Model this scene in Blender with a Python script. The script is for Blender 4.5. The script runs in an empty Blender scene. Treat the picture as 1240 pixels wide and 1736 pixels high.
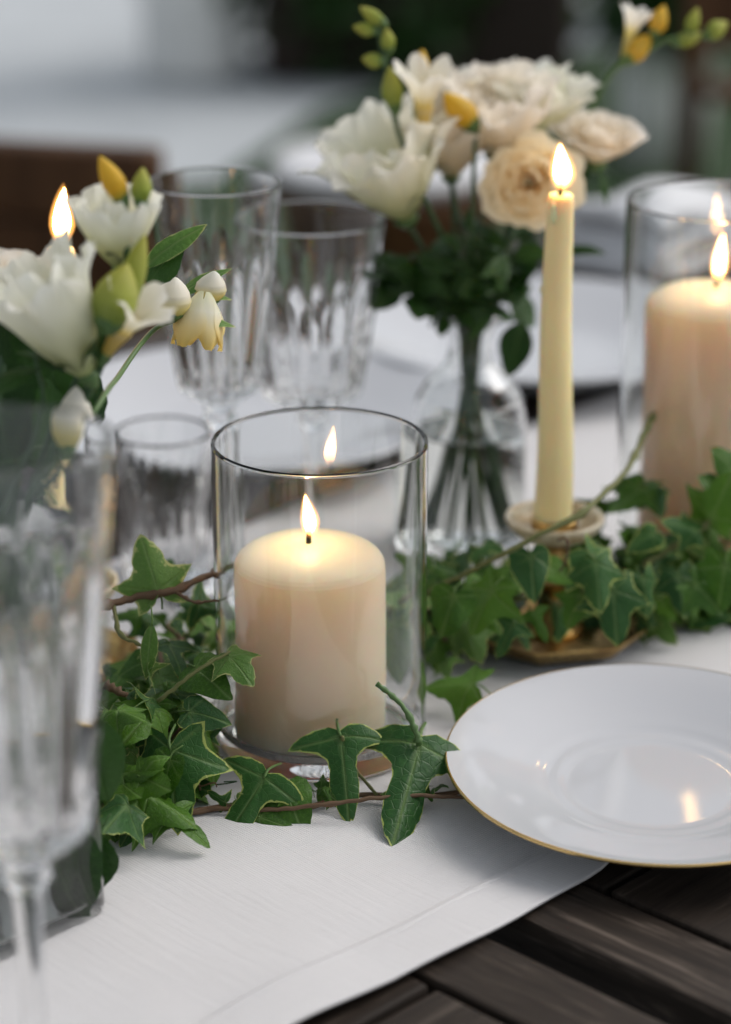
import bpy, bmesh, math, random
from mathutils import Vector, Matrix
rnd = random.Random(7)
PI = math.pi
S = bpy.context.scene
C = S.collection

# ------------------------------------------------------------------ camera
CAM_H, PITCH, FPX = 0.51, math.radians(20.3), 4099.0     # table top is z = 0, ground z = -0.75
cam = bpy.data.cameras.new('camera'); camo = bpy.data.objects.new('camera', cam); C.objects.link(camo)
camo.location = (0, 0, CAM_H); camo.rotation_euler = (PI/2 - PITCH, 0, 0)
cam.sensor_fit = 'VERTICAL'; cam.sensor_height = 36; cam.lens = 85.0
cam.clip_start = .05; cam.clip_end = 200
cam.dof.use_dof = True; cam.dof.focus_distance = 1.075; cam.dof.aperture_fstop = 4.0
S.camera = camo
# ------------------------------------------------------------------ sky, sun, exposure
SUN_EL, SUN_AZ = math.radians(47), math.radians(68)      # azimuth from +Y towards +X
w = bpy.data.worlds.new('World'); S.world = w; w.use_nodes = True
nt = w.node_tree; bg = nt.nodes['Background']
sky = nt.nodes.new('ShaderNodeTexSky'); sky.sky_type = 'NISHITA'; sky.sun_disc = False
sky.sun_elevation = SUN_EL; sky.sun_rotation = SUN_AZ; sky.air_density = 1.0; sky.dust_density = 4.0; sky.ozone_density = 1.0
hs = nt.nodes.new('ShaderNodeHueSaturation'); hs.inputs['Hue'].default_value = .485; hs.inputs['Saturation'].default_value = .30
nt.links.new(sky.outputs[0], hs.inputs['Color']); nt.links.new(hs.outputs[0], bg.inputs[0])
bg.inputs[1].default_value = .15
sl = bpy.data.lights.new('sun', 'SUN'); sl.energy = .7; sl.angle = math.radians(45); sl.color = (1, .955, .90)
so = bpy.data.objects.new('sun', sl); C.objects.link(so)
sd = Vector((math.sin(SUN_AZ)*math.cos(SUN_EL), math.cos(SUN_AZ)*math.cos(SUN_EL), math.sin(SUN_EL)))
so.rotation_euler = sd.to_track_quat('Z', 'Y').to_euler()
S.view_settings.view_transform = 'Standard'; S.view_settings.look = 'None'
S.view_settings.gamma = 1; S.view_settings.use_curve_mapping = False
S.view_settings.exposure = .14
S.render.engine = 'CYCLES'
cy = S.cycles
cy.use_denoising = True
cy.max_bounces = 20; cy.transmission_bounces = 18; cy.glossy_bounces = 6; cy.diffuse_bounces = 4; cy.transparent_max_bounces = 16
cy.caustics_refractive = True; cy.caustics_reflective = False
cy.blur_glossy = .6; cy.sample_clamp_indirect = 6

# ------------------------------------------------------------------ helpers
_c, _s = math.cos(PITCH), math.sin(PITCH)
def at(px, py, y=None, z=None):
    """a point seen at (px, py) of the photograph, standing at world y or at height z"""
    u, v = (px-620)/FPX, -(py-868)/FPX
    r = Vector((u, _c+v*_s, -_s+v*_c))
    d = y/r.y if y is not None else (z-CAM_H)/r.z
    return Vector((r.x*d, r.y*d, CAM_H+r.z*d))
WM = {}
def tag(o, label=None, cat=None, group=None, kind=None):
    if label: o['label'] = label
    if cat: o['category'] = cat
    if group: o['group'] = group
    if kind: o['kind'] = kind
    return o
def thing(name, label, cat, loc=(0,0,0), group=None):
    o = bpy.data.objects.new(name, None); C.objects.link(o); o.empty_display_size = .02
    o.location = loc; WM[o] = Matrix.Translation(Vector(loc))
    return tag(o, label, cat, group)
def put(name, me, mat=None, parent=None, M=None):
    M = M if M is not None else Matrix.Identity(4)
    o = bpy.data.objects.new(name, me); C.objects.link(o); WM[o] = M
    if mat is not None and len(me.materials) == 0: me.materials.append(mat)
    if parent is not None:
        o.parent = parent; o.matrix_basis = WM[parent].inverted() @ M
    else: o.matrix_basis = M
    return o
def mesh(name, vs, fs, smooth=True, attrs=None):
    me = bpy.data.meshes.new(name); me.from_pydata([tuple(v) for v in vs], [], fs); me.update()
    if smooth: me.polygons.foreach_set('use_smooth', [True]*len(me.polygons))
    for k, vals in (attrs or {}).items():
        a = me.attributes.new(k, 'FLOAT', 'POINT'); a.data.foreach_set('value', vals)
    return me
def lathe(name, prof, seg=64, mod=None, closed=False, smooth=True, support=.22):
    """prof: (r, z) list; r = 0 ends become poles. mod(theta, r, z) -> r"""
    vs, fs, rings = [], [], []
    P = [Vector(p) for p in prof]; q = []
    for k, p in enumerate(P):                             # loops that keep long straight runs flat beside a sharp turn
        if 0 < k < len(P)-1 and support:
            a, b = P[k-1]-p, P[k+1]-p
            if a.length > 1e-9 and b.length > 1e-9 and a.angle(b) < PI-support:
                e = .15*min(a.length, b.length, .006)
                if a.length > 4*e: q.append(p+a.normalized()*e)
                q.append(p)
                if b.length > 4*e: q.append(p+b.normalized()*e)
                continue
        q.append(p)
    prof = [(v.x, v.y) for v in q]
    for r, z in prof:
        if r < 1e-7: rings.append([len(vs)]); vs.append((0, 0, z))
        else:
            ring = []
            for i in range(seg):
                th = 2*PI*i/seg; rr = mod(th, r, z) if mod else r
                ring.append(len(vs)); vs.append((rr*math.cos(th), rr*math.sin(th), z))
            rings.append(ring)
    pairs = list(zip(rings, rings[1:])) + ([(rings[-1], rings[0])] if closed else [])
    for a, b in pairs:
        for i in range(seg):
            j = (i+1) % seg
            if len(a) == 1 and len(b) == 1: continue
            if len(a) == 1: fs.append((a[0], b[j], b[i]))
            elif len(b) == 1: fs.append((a[i], a[j], b[0]))
            else: fs.append((a[i], a[j], b[j], b[i]))
    return mesh(name, vs, fs, smooth)
def spline(pts, n=8):
    pts = [Vector(p) for p in pts]; out = []
    P = [pts[0]*2-pts[1]] + pts + [pts[-1]*2-pts[-2]]
    for k in range(1, len(P)-2):
        a, b, c_, d = P[k-1], P[k], P[k+1], P[k+2]
        for i in range(n):
            t = i/n
            out.append(.5*((2*b)+(c_-a)*t+(2*a-5*b+4*c_-d)*t*t+(3*b-a-3*c_+d)*t**3))
    out.append(pts[-1]); return out
def tube_geo(pts, r0, r1=None, seg=8, vs=None, fs=None):
    r1 = r0 if r1 is None else r1
    vs = [] if vs is None else vs; fs = [] if fs is None else fs
    n = len(pts); prev = None; up = Vector((.3, .2, 1))
    for k, p in enumerate(pts):
        t = (pts[min(k+1, n-1)] - pts[max(k-1, 0)]).normalized()
        a = t.cross(up)
        if a.length < 1e-4: a = t.cross(Vector((1, 0, 0)))
        a.normalize(); b = t.cross(a); r = r0+(r1-r0)*k/(n-1)
        ring = []
        for i in range(seg):
            th = 2*PI*i/seg; ring.append(len(vs)); vs.append(p+a*math.cos(th)*r+b*math.sin(th)*r)
        if prev:
            for i in range(seg): fs.append((prev[i], prev[(i+1) % seg], ring[(i+1) % seg], ring[i]))
        else: fs.append(tuple(reversed(ring)))
        prev = ring
    fs.append(tuple(prev)); return vs, fs
def tube(name, pts, r0, r1=None, seg=8):
    return mesh(name, *tube_geo(pts, r0, r1, seg))
def box(name, x0, x1, y0, y1, z0, z1, bevel=0.0, segs=2):
    bm = bmesh.new()
    g = bmesh.ops.create_cube(bm, size=1)
    for v in g['verts']: v.co = Vector(((x0+x1)/2+v.co.x*(x1-x0), (y0+y1)/2+v.co.y*(y1-y0), (z0+z1)/2+v.co.z*(z1-z0)))
    if bevel: bmesh.ops.bevel(bm, geom=bm.edges[:], offset=bevel, segments=segs, affect='EDGES', profile=.6)
    me = bpy.data.meshes.new(name); bm.to_mesh(me); bm.free(); return me
def frame(loc, zaxis, roll=0.0):
    z = Vector(zaxis).normalized(); x = Vector((0, 0, 1)).cross(z)
    if x.length < 1e-4: x = Vector((1, 0, 0))
    x.normalize(); y = z.cross(x)
    R = Matrix((x, y, z)).transposed().to_4x4()
    return Matrix.Translation(loc) @ R @ Matrix.Rotation(roll, 4, 'Z')
def T(*p): return Matrix.Translation(Vector(p))

# ------------------------------------------------------------------ materials
def mat(name, col=(.8,.8,.8), rough=.5, **kw):
    m = bpy.data.materials.new(name); m.use_nodes = True
    b = m.node_tree.nodes['Principled BSDF']
    b.inputs['Base Color'].default_value = (*col, 1); b.inputs['Roughness'].default_value = rough
    for k, v in kw.items(): b.inputs[k.replace('_', ' ')].default_value = v
    return m
def nd(m, t, **kw):
    n = m.node_tree.nodes.new(t)
    for k, v in kw.items(): setattr(n, k, v)
    return n
def ln(m, a, b): m.node_tree.links.new(a, b)
def BS(m): return m.node_tree.nodes['Principled BSDF']
def noise(m, scale, detail=4, rough=.55, vec=None, stretch=None):
    n = nd(m, 'ShaderNodeTexNoise'); n.inputs['Scale'].default_value = scale
    n.inputs['Detail'].default_value = detail; n.inputs['Roughness'].default_value = rough
    tc = nd(m, 'ShaderNodeTexCoord'); src = tc.outputs['Object']
    if stretch:
        mp = nd(m, 'ShaderNodeMapping'); mp.inputs['Scale'].default_value = stretch
        ln(m, src, mp.inputs['Vector']); src = mp.outputs[0]
    ln(m, src, n.inputs['Vector']); return n
def ramp(m, fac, stops):
    r = nd(m, 'ShaderNodeValToRGB'); e = r.color_ramp.elements
    while len(e) < len(stops): e.new(.5)
    for q, (p, c) in zip(e, stops): q.position = p; q.color = (*c, 1) if len(c) == 3 else c
    ln(m, fac, r.inputs[0]); return r
def bump(m, h, strength, dist):
    b = nd(m, 'ShaderNodeBump'); b.inputs['Strength'].default_value = strength; b.inputs['Distance'].default_value = dist
    ln(m, h, b.inputs['Height']); ln(m, b.outputs[0], BS(m).inputs['Normal']); return b
def mixc(m, fac, a, b):
    x = nd(m, 'ShaderNodeMix', data_type='RGBA')
    if isinstance(fac, float): x.inputs[0].default_value = fac
    else: ln(m, fac, x.inputs[0])
    for sock, v in ((x.inputs[6], a), (x.inputs[7], b)):
        if isinstance(v, tuple): sock.default_value = (*v, 1)
        else: ln(m, v, sock)
    return x.outputs[2]
def math_(m, op, a, b=None, clamp=False):
    x = nd(m, 'ShaderNodeMath', operation=op, use_clamp=clamp)
    for i, v in enumerate((a, b)):
        if v is None: continue
        if isinstance(v, (int, float)): x.inputs[i].default_value = v
        else: ln(m, v, x.inputs[i])
    return x.outputs[0]
def attr(m, name):
    a = nd(m, 'ShaderNodeAttribute', attribute_name=name); return a.outputs['Fac']

M = {}
M['glass'] = mat('clear glass', (.99, .998, .994), 0.0, Transmission_Weight=1.0, IOR=1.45)
M['crystal'] = mat('pressed clear glass', (.995, .997, .997), 0.0, Transmission_Weight=1.0, IOR=1.47)
M['water'] = mat('water', (.97, .99, .975), 0.0, Transmission_Weight=1.0, IOR=1.33)
def wax(name, col, scale=.012):
    m = mat(name, col, .42, Subsurface_Weight=.9, Subsurface_Scale=scale)
    BS(m).inputs['Subsurface Radius'].default_value = (1, .58, .33)
    n = noise(m, 55, 5); n2 = noise(m, 14, 3)
    c = mixc(m, ramp(m, n2.outputs[0], [(.3, (0, 0, 0)), (.75, (1, 1, 1))]).outputs[0], col, tuple(k*.9 for k in col))
    ln(m, c, BS(m).inputs['Base Color'])
    bump(m, n.outputs[0], .25, .0012); return m
M['wax'] = wax('pale peach wax', (.97, .775, .56), .06)
M['taperwax'] = wax('ivory wax', (.90, .78, .42), .009)
M['wick'] = mat('charred wick', (.012, .009, .008), .9)
def flame_mat():
    m = bpy.data.materials.new('candle flame'); m.use_nodes = True
    t = m.node_tree; t.nodes.remove(BS(m)); out = t.nodes['Material Output']
    em = nd(m, 'ShaderNodeEmission'); tr = nd(m, 'ShaderNodeBsdfTransparent'); mx = nd(m, 'ShaderNodeMixShader')
    a = attr(m, 'tt')
    ln(m, ramp(m, a, [(0, (.9, .30, .06)), (.22, (1, .50, .16)), (.5, (1, .66, .32)), (.85, (1, .54, .19)), (1, (1, .40, .10))]).outputs[0], em.inputs[0])
    ln(m, ramp(m, a, [(0, (.02,)*3), (.16, (.10,)*3), (.34, (1,)*3), (.8, (.9,)*3), (1, (.45,)*3)]).outputs[0], mx.inputs[0])
    em.inputs[1].default_value = 52
    ln(m, tr.outputs[0], mx.inputs[1]); ln(m, em.outputs[0], mx.inputs[2]); ln(m, mx.outputs[0], out.inputs[0])
    return m
M['flame'] = flame_mat()
def mantle_mat():
    m = bpy.data.materials.new('flame mantle'); m.use_nodes = True
    m.node_tree.nodes.remove(BS(m)); em = nd(m, 'ShaderNodeEmission')
    em.inputs[0].default_value = (1, .42, .09, 1); em.inputs[1].default_value = 210
    ln(m, em.outputs[0], m.node_tree.nodes['Material Output'].inputs['Volume']); return m
M['mantle'] = mantle_mat()
def linen(name, col):
    m = mat(name, col, .85, Sheen_Weight=.25)
    wv = nd(m, 'ShaderNodeTexWave', wave_type='BANDS', bands_direction='X'); wv.inputs['Scale'].default_value = 230; wv.inputs['Distortion'].default_value = 1.2
    wv2 = nd(m, 'ShaderNodeTexWave', wave_type='BANDS', bands_direction='Y'); wv2.inputs['Scale'].default_value = 230; wv2.inputs['Distortion'].default_value = 1.2
    tc = nd(m, 'ShaderNodeTexCoord')
    for q in (wv, wv2): ln(m, tc.outputs['Object'], q.inputs['Vector'])
    sm = math_(m, 'ADD', wv.outputs['Fac'], wv2.outputs['Fac'])
    n = noise(m, 9, 4); n2 = noise(m, 420, 3, stretch=(1, .06, 1)); n3 = noise(m, 420, 3, stretch=(.06, 1, 1))
    c = mixc(m, ramp(m, n.outputs[0], [(.35, (0,)*3), (.7, (1,)*3)]).outputs[0], col, tuple(k*.93 for k in col))
    c = mixc(m, ramp(m, n2.outputs[0], [(.62, (0,)*3), (.8, (.35,)*3)]).outputs[0], c, tuple(k*.8 for k in col))
    c = mixc(m, ramp(m, n3.outputs[0], [(.6, (0,)*3), (.8, (.35,)*3)]).outputs[0], c, tuple(k*.82 for k in col))
    ln(m, c, BS(m).inputs['Base Color'])
    h = math_(m, 'ADD', math_(m, 'MULTIPLY', sm, .35), math_(m, 'MULTIPLY', n2.outputs[0], .8))
    bump(m, h, .6, .0008); return m
M['linen'] = linen('white linen', (.66, .65, .655))
M['napkin'] = linen('pale grey linen', (.74, .74, .76))
def wood(name, dark, light, scale=1.0, rough=.42, axis=0):
    m = mat(name, dark, rough, Specular_IOR_Level=.20)
    st = [60, 60, 60]; st[axis] = 4
    oi = nd(m, 'ShaderNodeObjectInfo')
    tc = nd(m, 'ShaderNodeTexCoord'); mp = nd(m, 'ShaderNodeMapping'); mp.inputs['Scale'].default_value = [k*scale for k in st]
    off = nd(m, 'ShaderNodeVectorMath', operation='SCALE'); cx = nd(m, 'ShaderNodeCombineXYZ')
    for i in range(3): ln(m, oi.outputs['Random'], cx.inputs[i])
    ln(m, cx.outputs[0], off.inputs[0]); off.inputs['Scale'].default_value = 40
    ad = nd(m, 'ShaderNodeVectorMath', operation='ADD'); ln(m, tc.outputs['Object'], mp.inputs[0])
    ln(m, mp.outputs[0], ad.inputs[0]); ln(m, off.outputs[0], ad.inputs[1])
    n = nd(m, 'ShaderNodeTexNoise'); n.inputs['Scale'].default_value = 1.6; n.inputs['Detail'].default_value = 9; n.inputs['Roughness'].default_value = .65; n.inputs['Distortion'].default_value = .8
    ln(m, ad.outputs[0], n.inputs['Vector'])
    nf = nd(m, 'ShaderNodeTexNoise'); nf.inputs['Scale'].default_value = 5.5; nf.inputs['Detail'].default_value = 6; nf.inputs['Roughness'].default_value = .7
    ln(m, ad.outputs[0], nf.inputs['Vector'])
    nb = math_(m, 'ADD', math_(m, 'MULTIPLY', n.outputs[0], .6), math_(m, 'MULTIPLY', nf.outputs[0], .4))
    r = ramp(m, nb, [(.36, tuple(k*.25 for k in dark)), (.47, dark), (.53, tuple(k*1.3 for k in dark)), (.64, light)])
    big = noise(m, 6, 3)
    c = mixc(m, ramp(m, big.outputs[0], [(.4, (0,)*3), (.7, (.6,)*3)]).outputs[0], r.outputs[0], tuple(k*.6 for k in dark))
    ln(m, c, BS(m).inputs['Base Color'])
    ln(m, ramp(m, n.outputs[0], [(.3, (rough+.25,)*3), (.7, (rough,)*3)]).outputs[0], BS(m).inputs['Roughness'])
    bump(m, n.outputs[0], .5, .0012); return m
M['wood_u'] = wood('dark weathered wood', (.028, .021, .016), (.15, .12, .098), axis=0)
M['wood_w'] = wood('dark weathered frame wood', (.028, .021, .016), (.15, .12, .098), axis=1)
M['chairwood'] = wood('brown chair wood', (.075, .033, .012), (.13, .062, .024), axis=2, scale=.4)
M['porcelain'] = mat('glazed white porcelain', (.50, .51, .535), .06, Coat_Weight=0.0)
M['gold'] = mat('gilt edge', (.75, .52, .22), .25, Metallic=1.0)
def brass():
    m = mat('aged brass', (.58, .38, .13), .3, Metallic=1.0)
    n = noise(m, 70, 5)
    ln(m, ramp(m, n.outputs[0], [(.3, (.22, .13, .05)), (.6, (.60, .41, .16))]).outputs[0], BS(m).inputs['Base Color'])
    ln(m, ramp(m, n.outputs[0], [(.3, (.5,)*3), (.65, (.25,)*3)]).outputs[0], BS(m).inputs['Roughness'])
    bump(m, n.outputs[0], .3, .001); return m
M['brass'] = brass()
def ceramic_rim():
    m = mat('crackled cream glaze', (.72, .60, .42), .35); n = noise(m, 120, 4)
    ln(m, ramp(m, n.outputs[0], [(.35, (.50, .36, .18)), (.6, (.78, .70, .54))]).outputs[0], BS(m).inputs['Base Color']); bump(m, n.outputs[0], .3, .0008); return m
M['creamrim'] = ceramic_rim()
def leafmat(name, g0, g1, margin=None, vein=(.20, .30, .10), rough=.38, trans=.26, margin_w=.55):
    m = mat(name, g0, rough, Specular_IOR_Level=.28)
    oi = nd(m, 'ShaderNodeObjectInfo'); n = noise(m, 7, 4); n2 = noise(m, 2.5, 3)
    f = math_(m, 'ADD', math_(m, 'MULTIPLY', oi.outputs['Random'], .7), math_(m, 'MULTIPLY', n2.outputs[0], .5), clamp=True)
    c = mixc(m, f, g0, g1)
    c = mixc(m, math_(m, 'MULTIPLY', attr(m, 'vein'), .55, clamp=True), c, vein)
    if margin:
        e = math_(m, 'ADD', attr(m, 'edge'), math_(m, 'MULTIPLY', math_(m, 'SUBTRACT', math_(m, 'ADD', n.outputs[0], math_(m, 'MULTIPLY', oi.outputs['Random'], .22)), .58), 1.9))
        e = ramp(m, e, [(margin_w, (0,)*3), (margin_w+.14, (1,)*3)]).outputs[0]
        c = mixc(m, e, c, margin)
    ln(m, c, BS(m).inputs['Base Color'])
    vo = nd(m, 'ShaderNodeTexVoronoi', feature='DISTANCE_TO_EDGE'); vo.inputs['Scale'].default_value = 11
    tcv = nd(m, 'ShaderNodeTexCoord'); ln(m, tcv.outputs['Object'], vo.inputs['Vector'])
    net = ramp(m, vo.outputs['Distance'], [(0, (1,)*3), (.07, (0,)*3)]).outputs[0]
    c = mixc(m, math_(m, 'MULTIPLY', net, .07), c, vein)
    fine = noise(m, 16, 4); c = mixc(m, ramp(m, fine.outputs[0], [(.5, (0,)*3), (.75, (.35,)*3)]).outputs[0], c, tuple(k*1.6 for k in g1))
    ln(m, c, BS(m).inputs['Base Color'])
    hgt_ = math_(m, 'SUBTRACT', math_(m, 'SUBTRACT', n.outputs[0], attr(m, 'vein')), math_(m, 'MULTIPLY', net, .22))
    bump(m, hgt_, .55, .0011)
    t = nd(m, 'ShaderNodeBsdfTranslucent'); ln(m, c, t.inputs[0]); mx = nd(m, 'ShaderNodeMixShader'); mx.inputs[0].default_value = trans
    out = m.node_tree.nodes['Material Output']
    ln(m, BS(m).outputs[0], mx.inputs[1]); ln(m, t.outputs[0], mx.inputs[2]); ln(m, mx.outputs[0], out.inputs[0])
    return m
M['ivy'] = leafmat('variegated ivy leaf', (.014, .062, .016), (.045, .135, .028), (.42, .48, .13), margin_w=.66)
M['ivy_plain'] = leafmat('green ivy leaf', (.018, .075, .007), (.095, .215, .020))
M['ivy_young'] = leafmat('young ivy leaf', (.07, .17, .03), (.13, .25, .05), (.45, .48, .18))
M['darkleaf'] = leafmat('dark green flower leaf', (.008, .032, .007), (.034, .095, .016), vein=(.06, .13, .03))
M['stem'] = mat('green stem', (.07, .14, .035), .5)
M['darkstem'] = mat('dark green stem', (.025, .07, .02), .5)
M['vine'] = mat('woody ivy vine', (.11, .062, .03), .7)
M['greenvine'] = mat('olive ivy vine', (.13, .14, .04), .6)
def petalmat(name, stops, trans=.42):
    m = mat(name, (.8, .8, .7), .6)
    c = ramp(m, attr(m, 'tt'), stops).outputs[0]; n = noise(m, 160, 3, stretch=(1, 1, .2))
    c = mixc(m, ramp(m, n.outputs[0], [(.45, (0,)*3), (.8, (.16,)*3)]).outputs[0], c, (.82, .74, .48))
    ln(m, c, BS(m).inputs['Base Color']); bump(m, n.outputs[0], .15, .0008)
    t = nd(m, 'ShaderNodeBsdfTranslucent'); ln(m, c, t.inputs[0]); mx = nd(m, 'ShaderNodeMixShader'); mx.inputs[0].default_value = trans
    out = m.node_tree.nodes['Material Output']
    ln(m, BS(m).outputs[0], mx.inputs[1]); ln(m, t.outputs[0], mx.inputs[2]); ln(m, mx.outputs[0], out.inputs[0])
    return m
M['pet_white'] = petalmat('cream white petal', [(0, (.42, .50, .14)), (.3, (.78, .78, .50)), (.65, (.92, .91, .78)), (1, (.95, .94, .87))])
M['pet_free'] = petalmat('freesia petal', [(0, (.62, .46, .05)), (.28, (.78, .62, .20)), (.5, (.92, .86, .68)), (1, (.95, .93, .87))])
M['pet_peach'] = petalmat('peach rose petal', [(0, (.93, .60, .18)), (.4, (.97, .79, .48)), (1, (.98, .89, .68))])
M['pet_blush'] = petalmat('blush petal', [(0, (.70, .60, .30)), (.4, (.93, .83, .66)), (1, (.95, .91, .85))])
M['pet_droop'] = petalmat('drooping freesia petal', [(0, (.70, .72, .50)), (.35, (.88, .86, .74)), (.7, (.88, .74, .36)), (1, (.84, .62, .16))])
M['bud_yellow'] = petalmat('yellow bud', [(0, (.36, .38, .04)), (.35, (.75, .48, .03)), (1, (.80, .56, .06))])
M['bud_green'] = petalmat('green bud', [(0, (.12, .24, .03)), (.5, (.38, .44, .06)), (1, (.52, .50, .10))])
M['bud_white'] = petalmat('white bud', [(0, (.50, .44, .04)), (.35, (.80, .70, .28)), (.6, (.88, .84, .74)), (1, (.90, .88, .82))])

# ------------------------------------------------------------------ ground and pavement
def grassmat():
    m = mat('lawn', (.03, .06, .02), .9); n = noise(m, 40, 6)
    ln(m, ramp(m, n.outputs[0], [(.35, (.010, .030, .008)), (.7, (.035, .085, .02))]).outputs[0], BS(m).inputs['Base Color']); bump(m, n.outputs[0], 1, .03); return m
M['lawn'] = grassmat()
def pavemat():
    m = mat('pale paving', (.36, .38, .40), .8); n = noise(m, 3, 5)
    ln(m, ramp(m, n.outputs[0], [(.3, (.40, .43, .45)), (.7, (.51, .54, .56))]).outputs[0], BS(m).inputs['Base Color']); bump(m, n.outputs[0], .3, .01); return m
M['pave'] = pavemat()
GZ = -.75
g = put('ground', mesh('ground', [(-60, -60, GZ), (60, -60, GZ), (60, 90, GZ), (-60, 90, GZ)], [(0, 1, 2, 3)], False), M['pave']); tag(g, kind='structure')
pv = put('lawn', mesh('lawn', [(-3.2, 1.6, GZ+.02), (5, 1.6, GZ+.02), (5, 8.0, GZ+.02), (1.3, 7.8, GZ+.02), (.42, 7.3, GZ+.02), (-.12, 6.5, GZ+.02), (-.35, 5.6, GZ+.02), (-3.2, 5.2, GZ+.02)], [(0, 1, 2, 3, 4, 5, 6, 7)], False), M['lawn']); tag(pv, kind='structure')

# ------------------------------------------------------------------ table of dark boards
TA = math.radians(45.5)
MT = Matrix.Rotation(TA, 4, 'Z')                          # local x runs along the runner, local y across it
MTi = MT.inverted()
def loc(p): return MTi @ Vector(p)
gl = loc(at(960, 1618, z=0)).x                            # joint between the two tables, along local x
ynear, yfar = -.02, 1.46
near_y = loc(at(900, 1555, z=0)).y                        # near runner edge in local y
far_y = near_y + .430
ty0, ty1 = near_y - .30, far_y + .36
def table(name, label, x0, x1, joint_at_high):
    t = thing(name, label, 'table', MT @ Vector(((x0+x1)/2, (ty0+ty1)/2, GZ)))
    Z0, Z1 = -.032, -.0005
    FB = .040
    fx = (x1-FB, x1) if joint_at_high else (x0, x0+FB)
    put('end_board', box('end_board', fx[0], fx[1], ty0, ty1, Z0, Z1, .0025), M['wood_w'], t, MT)
    sx = (x0, x1-FB-.004) if joint_at_high else (x0+FB+.004, x1)
    y = ty0 + (.012 if joint_at_high else .035); wdt = .074; first = True
    y = ty0
    k = 0
    while y < ty1-.01:
        y2 = min(y+wdt*(1+.02*rnd.uniform(-1, 1)), ty1)
        put('board', box('board', sx[0], sx[1], y, y2-.004, Z0, Z1-.0008*rnd.random(), .002), M['wood_u'], t, MT)
        y = y2; k += 1
    put('cross_beam', box('cross_beam', x0+.05, x1-.05, (ty0+ty1)/2-.04, (ty0+ty1)/2+.04, -.10, Z0-.001, .004), M['wood_u'], t, MT)
    for xx in (x0+.06, x1-.06):
        for yy in (ty0+.07, ty1-.07):
            put('leg', box('leg', xx-.035, xx+.035, yy-.035, yy+.035, GZ, Z0-.001, .004), M['wood_u'], t, MT)
    return t
table('dining_table', 'dark wooden table end whose boards show below the runner hem', gl-1.2, gl-.011, True)
table('dining_table', 'dark weathered wooden table that carries the plates and candles', gl+.011, gl+2.0, False)

# ------------------------------------------------------------------ linen runner
def runner():
    x0, x1 = gl-.9, gl+1.9
    nx, ny = 300, 70; vs, fs = [], []
    rr = random.Random(3); ph = [rr.uniform(0, 6) for _ in range(8)]
    for i in range(nx+1):
        x = x0+(x1-x0)*i/nx
        for j in range(ny+1):
            v = (j/30*.042/.44) if j <= 30 else .0955+(1-.0955)*(j-30)/(ny-30)
            ew = .0014*math.sin(9*x+ph[0])+.0012*math.sin(31*x+ph[1])+.0005*math.sin(83*x)
            fw = .004*math.sin(8*x+ph[2])+.002*math.sin(23*x+ph[3])
            y = (near_y+ew)*(1-v)+(far_y+fw)*v
            z = .0022+.0008*math.sin(14*x+5*y+ph[4])+.0006*math.sin(37*y+9*x+ph[5])
            d = (y-near_y-ew)
            z += .0008*math.exp(-((d-.028)/.0022)**2) + .0014/(1+math.exp((d-.0285)/.0008)) - .0007*math.exp(-((d-.0262)/.0011)**2)       # hem
            z += .0024*max(0, math.sin(26*x+ph[6]))*math.exp(-d/.03) + .0007*math.sin(70*x+ph[7])*math.exp(-((d-.032)/.012)**2) + .0016*math.sin(5*x+11*y)*math.sin(9*y-4*x) + .0009*math.sin(19*x-13*y+1.5*math.sin(7*y))**3
            # fold running in from the near edge beside the plate
            q = (x-(gl+.078))-.35*d
            z += .004*math.exp(-(q/.010)**2)*math.exp(-d/.10)
            vs.append((x, y, z))
    W = ny+1
    for i in range(nx):
        for j in range(ny): fs.append((i*W+j, (i+1)*W+j, (i+1)*W+j+1, i*W+j+1))
    n0 = len(vs); 
    me = mesh('table_runner', vs, fs)
    o = put('table_runner', me, M['linen'], None, MT)
    md = o.modifiers.new('cloth thickness', 'SOLIDIFY'); md.thickness = .0013; md.offset = 1
    tag(o, 'long white linen runner with hemmed edge laid along the dark table', 'table runner')
runner()
RZ = .0042                                                # top of the cloth, on average

# ------------------------------------------------------------------ candles
def flame_mesh(h, r, lean=(0, 0)):
    prof = [(0, 0), (.35, .04), (.62, .12), (.86, .22), (1, .34), (.96, .46), (.80, .6), (.57, .74), (.33, .87), (.13, .96), (0, 1)]
    me = lathe('flame', [(a*r, b*h) for a, b in prof], 20)
    tt = []
    for v in me.vertices:
        t = v.co.z/h; tt.append(t)
        v.co.x += lean[0]*t*t; v.co.y += lean[1]*t*t
        if abs(lean[0]) > 1e-6: v.co.x += .10*r*math.sin(5*t)
    a = me.attributes.new('tt', 'FLOAT', 'POINT'); a.data.foreach_set('value', tt)
    return me
def lit(t, M0, wz, fh, fr, lean=(0, 0), wick=.011):
    pts = spline([Vector((0, 0, wz-.003)), Vector((.0003, 0, wz+wick*.5)), Vector((.0012, .0004, wz+wick))], 4)
    wk = put('wick', tube('wick', pts, .0014, .0010, 6), M['wick'], t, M0)
    fl = put('flame', flame_mesh(fh*.96, fr*.76, lean), M['flame'], t, M0 @ T(.0006, 0, wz+wick*.35))
    put('flame_mantle', flame_mesh(fh*1.10, fr*1.22, lean), M['mantle'], fl, M0 @ T(.0006, 0, wz+wick*.30-fh*.03))
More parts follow.
